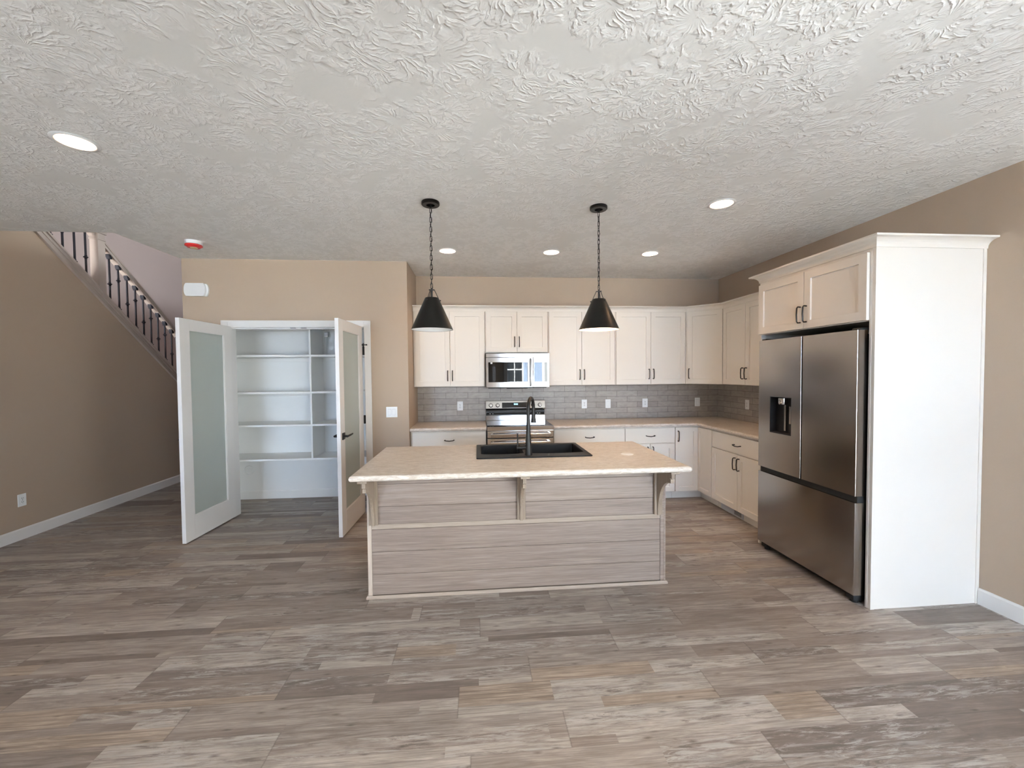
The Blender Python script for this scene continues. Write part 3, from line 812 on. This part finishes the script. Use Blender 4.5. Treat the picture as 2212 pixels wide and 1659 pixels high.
# ------------------------------------------------------------------ door chime, smoke alarm
r = thing('door_chime', 'white rounded chime box high on the wall above the left pantry door', 'door chime', (-3.017, YP, 2.42))
def rrect(cx, cz, w, h, rr, n=6):
    pts = []
    for sx, sz, a0 in ((1, 1, 0), (-1, 1, 90), (-1, -1, 180), (1, -1, 270)):
        for k in range(n+1):
            a = math.radians(a0+90*k/n)
            pts.append((cx+sx*(w/2-rr)+rr*math.cos(a), cz+sz*(h/2-rr)+rr*math.sin(a)))
    return pts
def pill(cx, cz, w, h, bul):
    pts = []
    for k in range(9):
        t_ = -1+2*k/8; pts.append((cx+w/2-bul+bul*math.sqrt(max(0, 1-t_*t_*.9)), cz+h/2*t_))
    for k in range(9):
        t_ = 1-2*k/8; pts.append((cx-w/2+bul-bul*math.sqrt(max(0, 1-t_*t_*.9)), cz+h/2*t_))
    return pts
part('back_plate', MB().prism(pill(-3.017, 2.422, .232, .128, .03), 'y', YP-.02, YP-.0005), 'plastic', r)
part('cover', MB().prism(pill(-3.024, 2.422, .21, .134, .03), 'y', YP-.045, YP-.02), 'plastic', r)
r = thing('smoke_alarm', 'white ceiling smoke alarm with a red dust cover', 'smoke alarm', (-2.67, -1.255, H-.05))
c0 = (-2.67, -1.255, H)
part('base', MB().lathe([(0, 0), (.068, 0), (.066, -.03), (.06, -.034), (0, -.034)], c0, 32), 'plastic', r)
part('dust_cover', MB().lathe([(0, -.0345), (.067, -.0345), (.068, -.045), (.052, -.054), (.05, -.058), (.032, -.058), (.032, -.0575), (0, -.0575)], c0, 24), 'red', r)
part('centre_cap', MB().lathe([(0, -.0585), (.03, -.0585), (.028, -.062), (0, -.062)], c0, 24), 'cover', r)

# ------------------------------------------------------------------ recessed lights
LLAB = ['recessed ceiling light over the open floor in front of the stairs',
        'recessed ceiling light between the lit pendant and the refrigerator cabinet',
        'recessed ceiling light just right of the unlit pendant chain, in the back row',
        'recessed ceiling light in the middle of the back row, between the pendants',
        'recessed ceiling light at the right end of the back row']
rl = None
for (lx, ly), lab in zip(LIGHTS, LLAB):
    if rl is None:
        rl = thing('recessed_light', lab, 'ceiling light', (lx, ly, H), 0, 'recessed ceiling lights', world=False)
        part('trim_ring', MB().lathe([(.0765, .002), (.0765, -.004), (.080, -.006), (.094, -.004), (.098, -.0005), (.098, -.0002), (.084, -.0002)], seg=48), 'plastic', rl)
        part('baffle', MB().lathe([(.0775, -.003), (.070, .030), (.058, .055), (.058, .057), (.0815, .057), (.0815, .0005)], seg=48), 'plastic', rl)
        part('lens', MB().lathe([(0, .052), (.0575, .052), (.0575, .056), (0, .056)], seg=32), 'lens', rl)
    else:
        k = copy_tree(rl); k.location = (lx, ly, H); k['label'] = lab

# ------------------------------------------------------------------ pendants
def pendant(x, y, zt, label, lit, rot):
    r = thing('pendant_lamp', label, 'pendant lamp', (x, y, H), rot, 'pendant lamps over the island', world=False)
    part('canopy', MB().lathe([(0, -.0003), (.062, -.0003), (.064, -.004), (.064, -.020), (.060, -.024), (0, -.024)], seg=40).lathe([(0, -.024), (.011, -.024), (.011, -.036), (.006, -.042), (0, -.042)], seg=16), 'shade', r)
    z0, z1 = -.042, 2.137-H-.0
    ch = MB(); pitch = .0335; n = int((z0-z1)/pitch); pitch = (z0-z1)/n
    for k in range(n):
        zc = z0-pitch*(k+.5); L = pitch/2+.0035; w = .0075
        pts = []
        for j in range(12):
            a = 2*math.pi*j/12; u = w*math.cos(a); v = (L-w)*(1 if math.sin(a) > 0 else -1)+w*math.sin(a)
            pts.append((u, 0, zc+v) if k % 2 == 0 else (0, u, zc+v))
        ch.tube(pts, .0021, 6, closed=True)
    part('chain', ch, 'black', r)
    pts = [(.005*math.sin(i*1.3), .005*math.cos(i*1.7)+.003, z0-(z0-z1)*i/40) for i in range(41)]
    part('cord', MB().tube(pts, .0018, 6), 'black', r)
    zt_ = 2.068-H; zb = 1.842-H
    y_ = MB().cyl((0, 0, z1-.010), .004, .014, seg=10).lathe([(0, z1-.012), (.021, z1-.012), (.022, z1-.009), (.0, z1-.009)], seg=24)
    y_.cyl((0, 0, zt_), .0065, z1-.012-zt_, seg=12)
    for j in range(3):
        a = math.radians(90+120*j+18); ca, sa = math.cos(a), math.sin(a)
        y_.tube([(.019*ca, .019*sa, z1-.011), (.054*ca, .054*sa, zt_-.018), (.060*ca, .060*sa, zt_-.016)], .0024, 6)
        y_.lathe([(0, -.004), (.005, -.004), (.005, .004), (0, .004)], (.0595*ca, .0595*sa, zt_-.018), 10)
    part('yoke', y_, 'black', r)
    part('shade', MB().lathe([(.0065, zt_+.001), (.047, zt_+.001), (.050, zt_-.002), (.149, zb), (.1485, zb-.001), (.1478, zb), (.0492, zt_-.004), (.0465, zt_-.0015), (.0065, zt_-.0015)], seg=64), 'shade', r, 'black cone shade')
    part('shade_lining', MB().lathe([(.1476, zb+.0005), (.049, zt_-.006), (.0465, zt_-.004), (.0, zt_-.004), (0, zt_-.005), (.046, zt_-.005), (.048, zt_-.007), (.1466, zb+.0005)], seg=64), 'shade_in', r, 'white inner face')
    part('socket', MB().cyl((0, 0, zt_-.065), .017, .058, seg=20), 'plastic', r)
    part('bulb', MB().lathe([(0, zt_-.165), (.018, zt_-.160), (.029, zt_-.142), (.029, zt_-.125), (.020, zt_-.095), (.013, zt_-.072), (.013, zt_-.066), (0, zt_-.066)], seg=24), 'bulb' if lit else 'bulb_off', r)
    return r
pendant(-.419, -2.255, 0, 'unlit black cone pendant on a chain, left of the two over the island', False, .2)
pendant(.812, -2.249, 0, 'lit black cone pendant on a chain, right of the two over the island', True, -.9)

# ------------------------------------------------------------------ island
IX0, IX1, IY0, IY1 = -.851, 1.236, -2.450, -1.80
r = thing('kitchen_island', 'grey-washed wood kitchen island base with horizontal boards', 'kitchen island', ((IX0+IX1)/2, (IY0+IY1)/2, 0))
m = MB()
zs = [.02, .16, .315, .471, .625, .779, .873]
for a, b in zip(zs[:-1], zs[1:]):
    if b == .471: b = .4705
    if a == .471: a = .503
    m.box(IX0+.026, IX1-.038, IY0+.006, IY0+.02, a+.0008, b-.0008, .0016, 1)
part('front_panel', m, 'wood', r)
part('front_panel', MB().box(IX0+.026, IX1-.038, IY0+.006, IY0+.02, .4712, .5032, .0012, 1), 'woods', r, 'pale sapwood strip under the brackets')
part('side_panel', MB().box(IX0, IX0+.019, IY0+.02, IY1, 0, .875, .001), 'wood', r)
part('side_panel', MB().box(IX1-.019, IX1, IY0+.02, IY1, 0, .875, .001), 'wood', r)
part('back_panel', MB().box(IX0+.02, IX1-.02, IY1-.02, IY1, .09, .875, .001), 'cab', r)
part('inner_frame', MB().box(IX0+.02, IX1-.02, IY0+.0205, IY0+.035, 0, .60).box(IX0+.02, IX1-.02, IY1-.09, IY1-.075, 0, .089), 'wood', r)
part('corner_post', MB().box(IX0-.001, IX0+.026, IY0, IY0+.02, .0, .875, .0015), 'woodp', r, 'pale wood strip')
part('corner_post', MB().box(IX1-.038, IX1-.012, IY0, IY0+.02, .0, .875, .0015).box(IX1-.011, IX1+.001, IY0+.001, IY0+.02, 0, .875, .0015), 'wood', r)
part('base_molding', MB().sweep([(IX0-.001, IY1), (IX0-.001, IY0), (IX1+.001, IY0), (IX1+.001, IY1)], [(0, 0), (.012, 0), (.012, .012), (.006, .02), (0, .02)]), 'woodx', r, 'pale shoe molding')
def bracket(xc):
    m = MB(); YB = IY0-.0005; t = .0105
    m.box(xc-.029, xc+.029, YB-.019, YB, .507, .8755, .002)          # back plate
    prof = [(YB-.019, .507), (YB-.030, .507)]
    # concave sweep from the foot out to the nose
    cx_, cz_, ra, rb = YB-.215, .520, .185, .265
    for k in range(11):
        a = math.pi/2*k/10
        prof.append((YB-.215+ra*math.cos(a), .520+rb*math.sin(a)))
    prof += [(YB-.222, .785), (YB-.222, .812), (YB-.212, .812), (YB-.212, .818), (YB-.236, .818), (YB-.236, .848), (YB-.019, .848)]
    m.prism(prof, 'x', xc-t, xc+t)
    m.box(xc-.029, xc+.029, YB-.268, YB-.019, .856, .8755, .002)
    m.box(xc-.018, xc+.018, YB-.240, YB-.019, .848, .856, .001)
    return part('bracket', m, 'woodv', r, 'curved tan wood bracket')
bracket(-.806); bracket(.195); bracket(1.176)
# island countertop with sink cut-out
CX0, CX1, CY0, CY1 = -.873, 1.266, -2.757, -1.765
SX0, SX1, SY0, SY1 = -.095, .716, -2.345, -1.84
m = MB(); q = .02
for bx in ((CX0+q, SX0, CY0+q, CY1-q), (SX1, CX1-q, CY0+q, CY1-q), (SX0, SX1, CY0+q, SY0), (SX0, SX1, SY1, CY1-q)):
    m.box(bx[0], bx[1], bx[2], bx[3], .876, .914)
m.sweep([(CX0+q, CY1-q), (CX0+q, CY0+q), (CX1-q, CY0+q), (CX1-q, CY1-q)], nose(.876, .914, q), closed=True)
bmesh.ops.remove_doubles(m.bm, verts=m.bm.verts[:], dist=1e-5)
ict = obj('island_countertop', m, 'counter', sm=2); tag(ict, 'beige laminate island countertop with rounded pale edge', 'countertop')

# sink
r = thing('kitchen_sink', 'black composite double bowl sink set in the island countertop', 'sink', (.31, -2.09, .92))
RX0, RX1, RY0, RY1 = -.112, .730, -2.364, -1.820
B1 = (-.078, .245); B2 = (.285, .70); BY1 = -1.862
def bowed(x0, x1, y1, yc, bow, n=12):
    """plan outline of a bowl: straight rear at y1, bowed front"""
    pts = [(x0+.02, y1), (x0+.006, y1-.006), (x0, y1-.02)]
    for k in range(n+1):
        u = k/n; x = x0+(x1-x0)*u
        y = yc-bow*(1-(2*(u-.5))**2)
        if 0 < k < n: pts.append((x, y))
        elif k == 0: pts.append((x0, y+.004))
        else: pts.append((x1, y+.004))
    pts += [(x1, y1-.02), (x1-.006, y1-.006), (x1-.02, y1)]
    return pts
rim = bmesh.new()
outer = [(RX0+.01, RY0), (RX1-.01, RY0), (RX1, RY0+.01), (RX1, RY1-.01), (RX1-.01, RY1), (RX0+.01, RY1), (RX0, RY1-.01), (RX0, RY0+.01)]
b1 = bowed(*B1, BY1, -2.225, .022); b2 = bowed(*B2, BY1, -2.225, .028)
def loop(bm, pts, z):
    vs = [bm.verts.new((x, y, z)) for x, y in pts]
    return vs, [bm.edges.new((vs[i], vs[(i+1) % len(vs)])) for i in range(len(vs))]
Z = .9225
vo, eo = loop(rim, outer, Z); v1, e1 = loop(rim, b1, Z); v2, e2 = loop(rim, b2, Z)
bmesh.ops.triangle_fill(rim, use_beauty=True, use_dissolve=False, edges=eo+e1+e2)
# drop faces filling the bowls
def inside(p, poly):
    c_ = False; j = len(poly)-1
    for i in range(len(poly)):
        if ((poly[i][1] > p[1]) != (poly[j][1] > p[1])) and (p[0] < (poly[j][0]-poly[i][0])*(p[1]-poly[i][1])/(poly[j][1]-poly[i][1])+poly[i][0]): c_ = not c_
        j = i
    return c_
for f in [f for f in rim.faces if inside(f.calc_center_median(), b1) or inside(f.calc_center_median(), b2)]: rim.faces.remove(f)
# outer skirt
vo2 = [rim.verts.new((v.co.x, v.co.y, .9145)) for v in vo]
for i in range(len(vo)): rim.faces.new((vo[i], vo[(i+1) % len(vo)], vo2[(i+1) % len(vo)], vo2[i]))
mb = MB(); mb.bm.free(); mb.bm = rim
part('rim', mb, 'sink', r, sm=False)
def bowl(pts, zb):
    b = MB(); cx = sum(p[0] for p in pts)/len(pts); cy_ = sum(p[1] for p in pts)/len(pts); n = len(pts)
    lv = [(1, Z), (.985, Z-.008), (.965, zb+.03), (.93, zb+.008), (.88, zb), (.12, zb-.004), (.12, zb-.012)]
    vs = []
    for s_, z in lv: vs += [(cx+(p[0]-cx)*s_, cy_+(p[1]-cy_)*s_, z) for p in pts]
    fs = [(L*n+i, L*n+(i+1) % n, (L+1)*n+(i+1) % n, (L+1)*n+i) for L in range(len(lv)-1) for i in range(n)]
    fs.append(tuple((len(lv)-1)*n+i for i in range(n)))
    b._add(vs, fs); return b
part('bowl', bowl(b1, .71), 'sink', r)
part('bowl', bowl(b2, .70), 'sink', r)

# faucet
FX, FY = .268, -2.298
r = thing('kitchen_faucet', 'tall matte black gooseneck faucet standing on the sink rim', 'faucet', (FX, FY, Z))
m = MB().lathe([(0, Z+.0003), (.027, Z+.0003), (.027, Z+.006), (.0255, Z+.02), (.022, Z+.08), (.0175, Z+.16), (.0148, Z+.215), (.0135, Z+.245), (.013, Z+.25), (0, Z+.25)], (FX, FY, 0), 28)
part('body', m, 'black', r)
dx, dy = .060, .155     # spout reach
zt = 1.335; pts = [(FX, FY, Z+.245), (FX+dx*.01, FY+dy*.0, 1.20)]
rad = math.hypot(dx, dy)/2
za = zt-rad
for k in range(0, 15):
    a = math.pi*k/14; u = (1-math.cos(a))/2
    pts.append((FX+dx*u, FY+dy*u, za+rad*math.sin(a)))
part('spout', MB().tube(pts, .0128, 14), 'black', r)
ex, ey = FX+dx, FY+dy
part('spray_head', MB().lathe([(0, za+.001), (.0128, za+.001), (.0145, za-.03), (.0165, za-.075), (.0205, za-.105), (.021, za-.110), (0, za-.110)], (ex, ey, 0), 24), 'black', r)
m = MB().cyl((FX-.085, FY, .978), .0135, .07, 'x', 20).cyl((FX-.072, FY, .978), .0145, .018, 'x', 20)
m.tube([(FX-.079, FY, .985), (FX-.079, FY+.0, 1.03), (FX-.080, FY-.002, 1.082)], .005, 10, radii=[.006, .0052, .0058])
part('lever_handle', m, 'black', r)
dk = obj('outlet_cover', MB().lathe([(0, .9143), (.046, .9143), (.046, .9155), (.043, .917), (0, .9172)], (1.003, -2.318, 0), 40), 'plastic')
tag(dk, 'round white cover disc flat on the island countertop', 'cover disc')

# ------------------------------------------------------------------ microwave
r = thing('microwave', 'stainless over-the-range microwave with dark glass door', 'microwave', (.381, -.2, 1.35))
MZ0, MZ1, MY = 1.352, 1.757, -.400
part('housing', MB().box(.003, .759, MY+.002, -.012, MZ0+.004, MZ1, .002), 'dark', r)
part('top_grille', MB().box(.003, .759, MY-.012, MY+.001, 1.710, MZ1-.001, .002), 'steel', r)
d = part('door', MB().box(.003, .562, MY-.022, MY+.001, MZ0, 1.707, .004), 'steel', r)
WP[d.name] = None
def bowed_plate(x0, x1, z0, z1, y, bow, th, n=10):
    m = MB(); f = []
    for k in range(n+1):
        u = k/n; f.append((x0+(x1-x0)*u, y-bow*(1-(2*u-1)**2)))
    m.prism(f+[(x1, y+th), (x0, y+th)], 'z', z0, z1); return m
part('door_window', bowed_plate(.030, .500, 1.415, 1.652, MY-.0225, .0012, .002), 'glassblack', d, 'dark glass window')
part('inner_screen', MB().box(.08, .40, MY-.0232, MY-.0225, 1.43, 1.60), 'screen', d)
part('control_panel', MB().box(.564, .759, MY-.020, MY+.001, MZ0, 1.707, .004), 'steel', r)
k = part('keypad', MB().box(.575, .735, MY-.0212, MY-.0203, 1.415, 1.652, .0005), 'glassblack', r, 'black control glass')
m = MB().tube([(.532, MY-.022, 1.690), (.532, MY-.045, 1.685), (.532, MY-.060, 1.53), (.532, MY-.045, 1.375), (.532, MY-.022, 1.370)], .011, 12)
part('handle', m, 'steel_dark', r, 'curved vertical bar')
part('sticker', MB().box(.056, .078, MY-.0236, MY-.0232, 1.632, 1.650), 'mark', r)
part('underside', MB().box(.03, .73, MY+.02, -.05, MZ0-.010, MZ0+.003).box(.25, .50, MY+.01, MY+.06, MZ0-.016, MZ0), 'rubber', r)

# ------------------------------------------------------------------ range
r = thing('kitchen_range', 'stainless electric range with rear control panel behind the island', 'range', (.381, -.34, 0))
x0, x1 = .003, .760
part('body', MB().box(x0, x1, -.655, -.012, .03, .905, .002), 'dark', r)
part('cooktop', MB().box(x0, x1, -.668, -.085, .9055, .921, .002), 'glassblack', r, 'black glass cooktop')
m = MB()
m.prism([(-.012, .915), (-.060, .9215), (-.060, .985), (-.030, .992), (-.030, 1.04), (-.075, 1.062), (-.082, 1.075), (-.060, 1.166), (-.045, 1.172), (-.012, 1.172)], 'x', x0, x1)
part('control_panel', m, 'steel', r)
part('vent_strip', MB().box(x0+.002, x1-.002, -.036, -.0303, .993, 1.039), 'dark', r)
part('indicator_strip', MB().box(x0+.01, x1-.01, -.0375, -.0362, .997, 1.012), 'glassblack', r)
mk = MB()
for x in (.05, .085, .66, .69): mk.box(x, x+.014, -.0381, -.0376, 1.001, 1.008)
part('burner_markers', mk, 'mark', r)
# slanted panel frame for knobs/display: face from (-.082,1.075) to (-.060,1.166)
th = math.atan2(.022, .091)
PM = Matrix.Translation((0, -.082, 1.075)) @ Matrix.Rotation(-th, 4, 'X')
d = part('display', MB(PM).box(.208, .560, -.0015, .0, .004, .074), 'screen', r, 'black touch display')
WP[d.name] = None
dg_ = MB(PM)
def seg7(m, x, z, ch, w=.008, h=.016, t=.0022):
    S = {'a': (x, x+w, z+h-t, z+h), 'g': (x, x+w, z+h/2-t/2, z+h/2+t/2), 'd': (x, x+w, z, z+t), 'f': (x, x+t, z+h/2, z+h), 'b': (x+w-t, x+w, z+h/2, z+h), 'e': (x, x+t, z, z+h/2), 'c': (x+w-t, x+w, z, z+h/2)}
    for s_ in {'0': 'abcdef', '1': 'bc', '2': 'abged', '3': 'abgcd', '5': 'afgcd', '8': 'abcdefg'}[ch]:
        q_ = S[s_]; m.box(q_[0], q_[1], -.0021, -.0016, q_[2], q_[3])
for x, ch in ((.362, '0'), (.374, '0'), (.389, '0'), (.401, '0')): seg7(dg_, x, .044, ch)
part('clock_digits', dg_, 'digits', d)
for x in (.066, .153, .605, .694):
    kn = MB(PM).lathe([(.0, .0), (.026, 0), (.026, -.004), (0, -.004)], (x, 0, .040), 32, 'y')
    k = part('knob', kn, 'black', r, 'stainless knob with black ring'); WP[k.name] = None
    kb = MB(PM).lathe([(.0205, -.0042), (.0205, -.020), (.0185, -.023), (0, -.023)], (x, 0, .040), 32, 'y').box(x-.004, x+.004, -.028, -.022, .022, .058, .001)
    part('knob_cap', kb, 'steel', k)
FYR = -.672
part('front_rail', MB().box(x0, x1, FYR, -.655, .872, .9205, .003), 'steel', r)
d = part('oven_door', MB().box(x0+.002, x1-.002, FYR-.004, -.656, .792, .870, .004), 'steel', r); WP[d.name] = None
h = MB().box(.045, .072, FYR-.052, FYR-.003, .812, .856, .003).box(.690, .717, FYR-.052, FYR-.003, .812, .856, .003).box(.045, .717, FYR-.062, FYR-.050, .808, .860, .005)
h2 = MB().box(.045, .068, FYR-.050, FYR-.003, .806, .850, .003).box(.694, .717, FYR-.050, FYR-.003, .806, .850, .003).box(.040, .722, FYR-.060, FYR-.045, .812, .846, .006)
h.bm.free()
part('handle', h2, 'steel', d)
d = part('oven_door', MB().box(x0+.002, x1-.002, FYR-.004, -.656, .20, .784, .004), 'steel', r); WP[d.name] = None
part('door_window', MB().box(.09, .672, FYR-.0052, FYR-.0042, .33, .66), 'glassblack', d)
part('handle', MB().box(.055, .078, FYR-.050, FYR-.003, .725, .755, .003).box(.684, .707, FYR-.050, FYR-.003, .725, .755, .003).box(.040, .722, FYR-.062, FYR-.047, .726, .754, .006), 'steel', d)
part('drawer', MB().box(x0+.002, x1-.002, FYR-.004, -.656, .05, .193, .004), 'steel', r)
part('feet', MB().cyl((.05, -.6, 0), .015, .03).cyl((.71, -.6, 0), .015, .03).cyl((.05, -.08, 0), .015, .03).cyl((.71, -.08, 0), .015, .03), 'rubber', r)

# ------------------------------------------------------------------ refrigerator enclosure
EX, EYN, EYF = 2.371, -2.899, -1.857
r = thing('refrigerator_enclosure', 'tall white cabinet surround with two doors above the refrigerator', 'cabinet', (2.75, -2.378, 0))
XE = XR-.001
part('side_panel', MB().box(EX, XE, EYN+.003, EYN+.022, 0, 2.287, .001).box(EX-.0, EX+.026, EYN, EYN+.003, 0, 2.287).box(XE-.022, XE, EYN-.003, EYN+.003, 0, 2.287, .001), 'cab', r)
part('side_panel', MB().box(EX, XE, EYF-.019, EYF, 0, 2.287, .001), 'cab', r)
part('face_frame', MB().box(EX-.002, EX+.017, EYN+.0225, EYN+.036, 0, 2.287).box(EX, EX+.019, EYN+.0365, EYF-.0195, 1.832, 1.842).box(EX, EX+.019, EYN+.0365, EYF-.0195, 2.265, 2.287), 'cab', r)
part('cabinet_box', MB().box(EX+.0195, XE, EYN+.0225, EYF-.0195, 1.832, 2.286), 'cab', r)
mm = Matrix.Translation((EX, EYF, 0)) @ Matrix.Rotation(-math.pi/2, 4, 'Z')
for a, b, hx in ((.008, .500, .474), (.505, 1.003, .531)):
    d = part('door', MB(mm).shaker(a, b, 1.838, 2.262, -.0205), 'cab', r); WP[d.name] = None
    pv = pull_v(hx, 1.945, -.0205); bmesh.ops.transform(pv.bm, matrix=mm, verts=pv.bm.verts[:])
    part('handle', pv, 'bronze', d, 'black arched pull')
part('crown', MB().sweep([(XE, EYF+.0005), (EX-.001, EYF+.0005), (EX-.001, EYN-.001), (XE, EYN-.001)][::1], crown_prof(2.284, 2.349, .064)), 'cab', r, 'concave white crown molding')

# refrigerator
FX0 = 2.306
r = thing('refrigerator', 'stainless french door refrigerator with a water dispenser', 'refrigerator', (2.7, -2.395, 0))
FN, FF = -2.848, -1.940
FM = -2.402
part('body', MB().box(FX0+.075, XE-.03, FN+.012, FF-.012, .03, 1.755, .003), 'dark', r)
part('toe_grille', MB().box(FX0+.075, FX0+.08, FN+.02, FF-.02, .012, .085), 'rubber', r)
def fdoor(ya, yb, z0, z1, name='door'):
    """front plate with softly rounded long edges"""
    e = .003
    pts = [(FX0+.068, ya), (FX0+e, ya), (FX0+e*.3, ya+e*.3), (FX0, ya+e), (FX0, yb-e), (FX0+e*.3, yb-e*.3), (FX0+e, yb), (FX0+.068, yb)]
    return MB().prism(pts, 'z', z0, z1)
# near door
d = part('door', fdoor(FN, FM-.006, .712, 1.778), 'steel_fridge', r); WP[d.name] = None
# far door with the dispenser recess really cut in (four pieces round the hole)
DY0, DY1, DZ0, DZ1 = -2.305, -2.075, 1.018, 1.312
m = fdoor(DY1, FF, .712, 1.778)
m2 = fdoor(FM+.004, DY0, .712, 1.778)
far = MB(); e = .003
far.prism([(FX0+.068, DY1), (FX0, DY1), (FX0, FF-e), (FX0+e*.3, FF-e*.3), (FX0+e, FF), (FX0+.068, FF)], 'z', .712, 1.778)
far.prism([(FX0+.068, FM+.006), (FX0+e, FM+.006), (FX0+e*.3, FM+.006+e*.3), (FX0, FM+.006+e), (FX0, DY0), (FX0+.068, DY0)], 'z', .712, 1.778)
far.box(FX0, FX0+.068, DY0, DY1, .712, DZ0).box(FX0, FX0+.068, DY0, DY1, DZ1, 1.778)
bmesh.ops.remove_doubles(far.bm, verts=far.bm.verts[:], dist=1e-5)
m.bm.free(); m2.bm.free()
fd = part('door', far, 'steel_fridge', r, sm=False); WP[fd.name] = None
part('dispenser_housing', MB().box(FX0+.055, FX0+.060, DY0+.001, DY1-.001, DZ0+.001, DZ1-.001).box(FX0+.001, FX0+.055, DY1-.004, DY1-.0005, DZ0+.001, DZ1-.001).box(FX0+.001, FX0+.055, DY0+.0005, DY0+.004, DZ0+.001, DZ1-.001).box(FX0+.001, FX0+.055, DY0+.004, DY1-.004, DZ1-.004, DZ1-.0005).box(FX0-.002, FX0+.055, DY0+.004, DY1-.004, DZ0+.0005, DZ0+.008), 'black', fd, 'black dispenser recess')
part('dispenser_nozzle', MB().lathe([(0, 1.255), (.030, 1.255), (.033, 1.268), (.033, 1.303), (0, 1.303)], (FX0+.028, -2.185, 0), 24), 'steel', fd)
part('dispenser_paddle', MB().box(FX0+.040, FX0+.048, -2.20, -2.18, 1.04, 1.25, .002).box(FX0+.044, FX0+.054, DY0+.01, -2.225, 1.10, 1.24, .003), 'steel_fridge', fd)
d = part('freezer_drawer', MB().prism([(FX0+.068, .066), (FX0+.008, .066), (FX0, .072), (FX0, .655), (FX0+.012, .668), (FX0+.068, .668)], 'y', 0, 1), 'steel_fridge', r)
d.data.clear_geometry()
fz = MB().prism([(FX0+.068, FN), (FX0+e, FN), (FX0+e*.3, FN+e*.3), (FX0, FN+e), (FX0, FF-e), (FX0+e*.3, FF-e*.3), (FX0+e, FF), (FX0+.068, FF)], 'z', .066, .668)
bmesh.ops.recalc_face_normals(fz.bm, faces=fz.bm.faces[:]); fz.bm.to_mesh(d.data); fz.bm.free(); smooth(d.data)
part('gasket', MB().box(FX0+.012, FX0+.068, FM-.0055, FM+.0055, .712, 1.770).box(FX0+.02, FX0+.0745, FN+.006, FF-.006, .6685, .7115).box(FX0+.0685, FX0+.0745, FN+.008, FF-.008, .07, 1.75), 'rubber', r)
part('hinge_cover', MB().box(FX0+.02, FX0+.12, FN+.005, FN+.06, 1.7785, 1.792, .004).box(FX0+.02, FX0+.12, FF-.06, FF-.005, 1.7785, 1.792, .004), 'dark', r)
for yy in (FN+.05, FF-.05):
    part('foot', MB().cyl((FX0+.055, yy, 0), .022, .02).box(FX0+.02, FX0+.10, yy-.03, yy+.03, .02, .064, .004), 'rubber', r)

# ------------------------------------------------------------------ outside, seen only in reflections
g = obj('ground_outside', MB().box(-30, 40, -60, YR-.13, -.3, -.12), 'ground', sm=False); g['kind'] = 'structure'; g['label'] = 'pale ground outside the patio door'; g['category'] = 'ground'
r = thing('neighbour_house', 'blue-sided house outside, mirrored in the microwave door', 'house', (-4, -24, -.12))
hx0, hx1, hy = -9, 3.9, -20
part('siding_wall', MB().box(hx0, hx1, hy-6, hy, -.12, 5.5), 'siding', r, sm=False)
wz0, wz1, wx0, wx1 = 1.0, 2.45, 1.62, 2.85
f = MB().box(wx0-.1, wx1+.1, hy, hy+.04, wz0-.1, wz0).box(wx0-.1, wx1+.1, hy, hy+.04, wz1, wz1+.1).box(wx0-.1, wx0, hy, hy+.04, wz0, wz1).box(wx1, wx1+.1, hy, hy+.04, wz0, wz1)
f.box((wx0+wx1)/2-.03, (wx0+wx1)/2+.03, hy+.01, hy+.04, wz0, wz1).box(wx0, wx1, hy+.01, hy+.04, (wz0+wz1)/2-.03, (wz0+wz1)/2+.03)
f.box(hx1-.12, hx1+.02, hy, hy+.03, -.12, 5.5)
part('window_trim', f, 'siding_trim', r)
part('window_glass', MB().box(wx0, wx1, hy+.001, hy+.012, wz0, wz1), 'night', r)
part('roof', MB().prism([(hy+.5, 5.4), (hy-3, 7.6), (hy-6.5, 5.4)], 'x', hx0-.4, hx1+.4), 'roof', r)
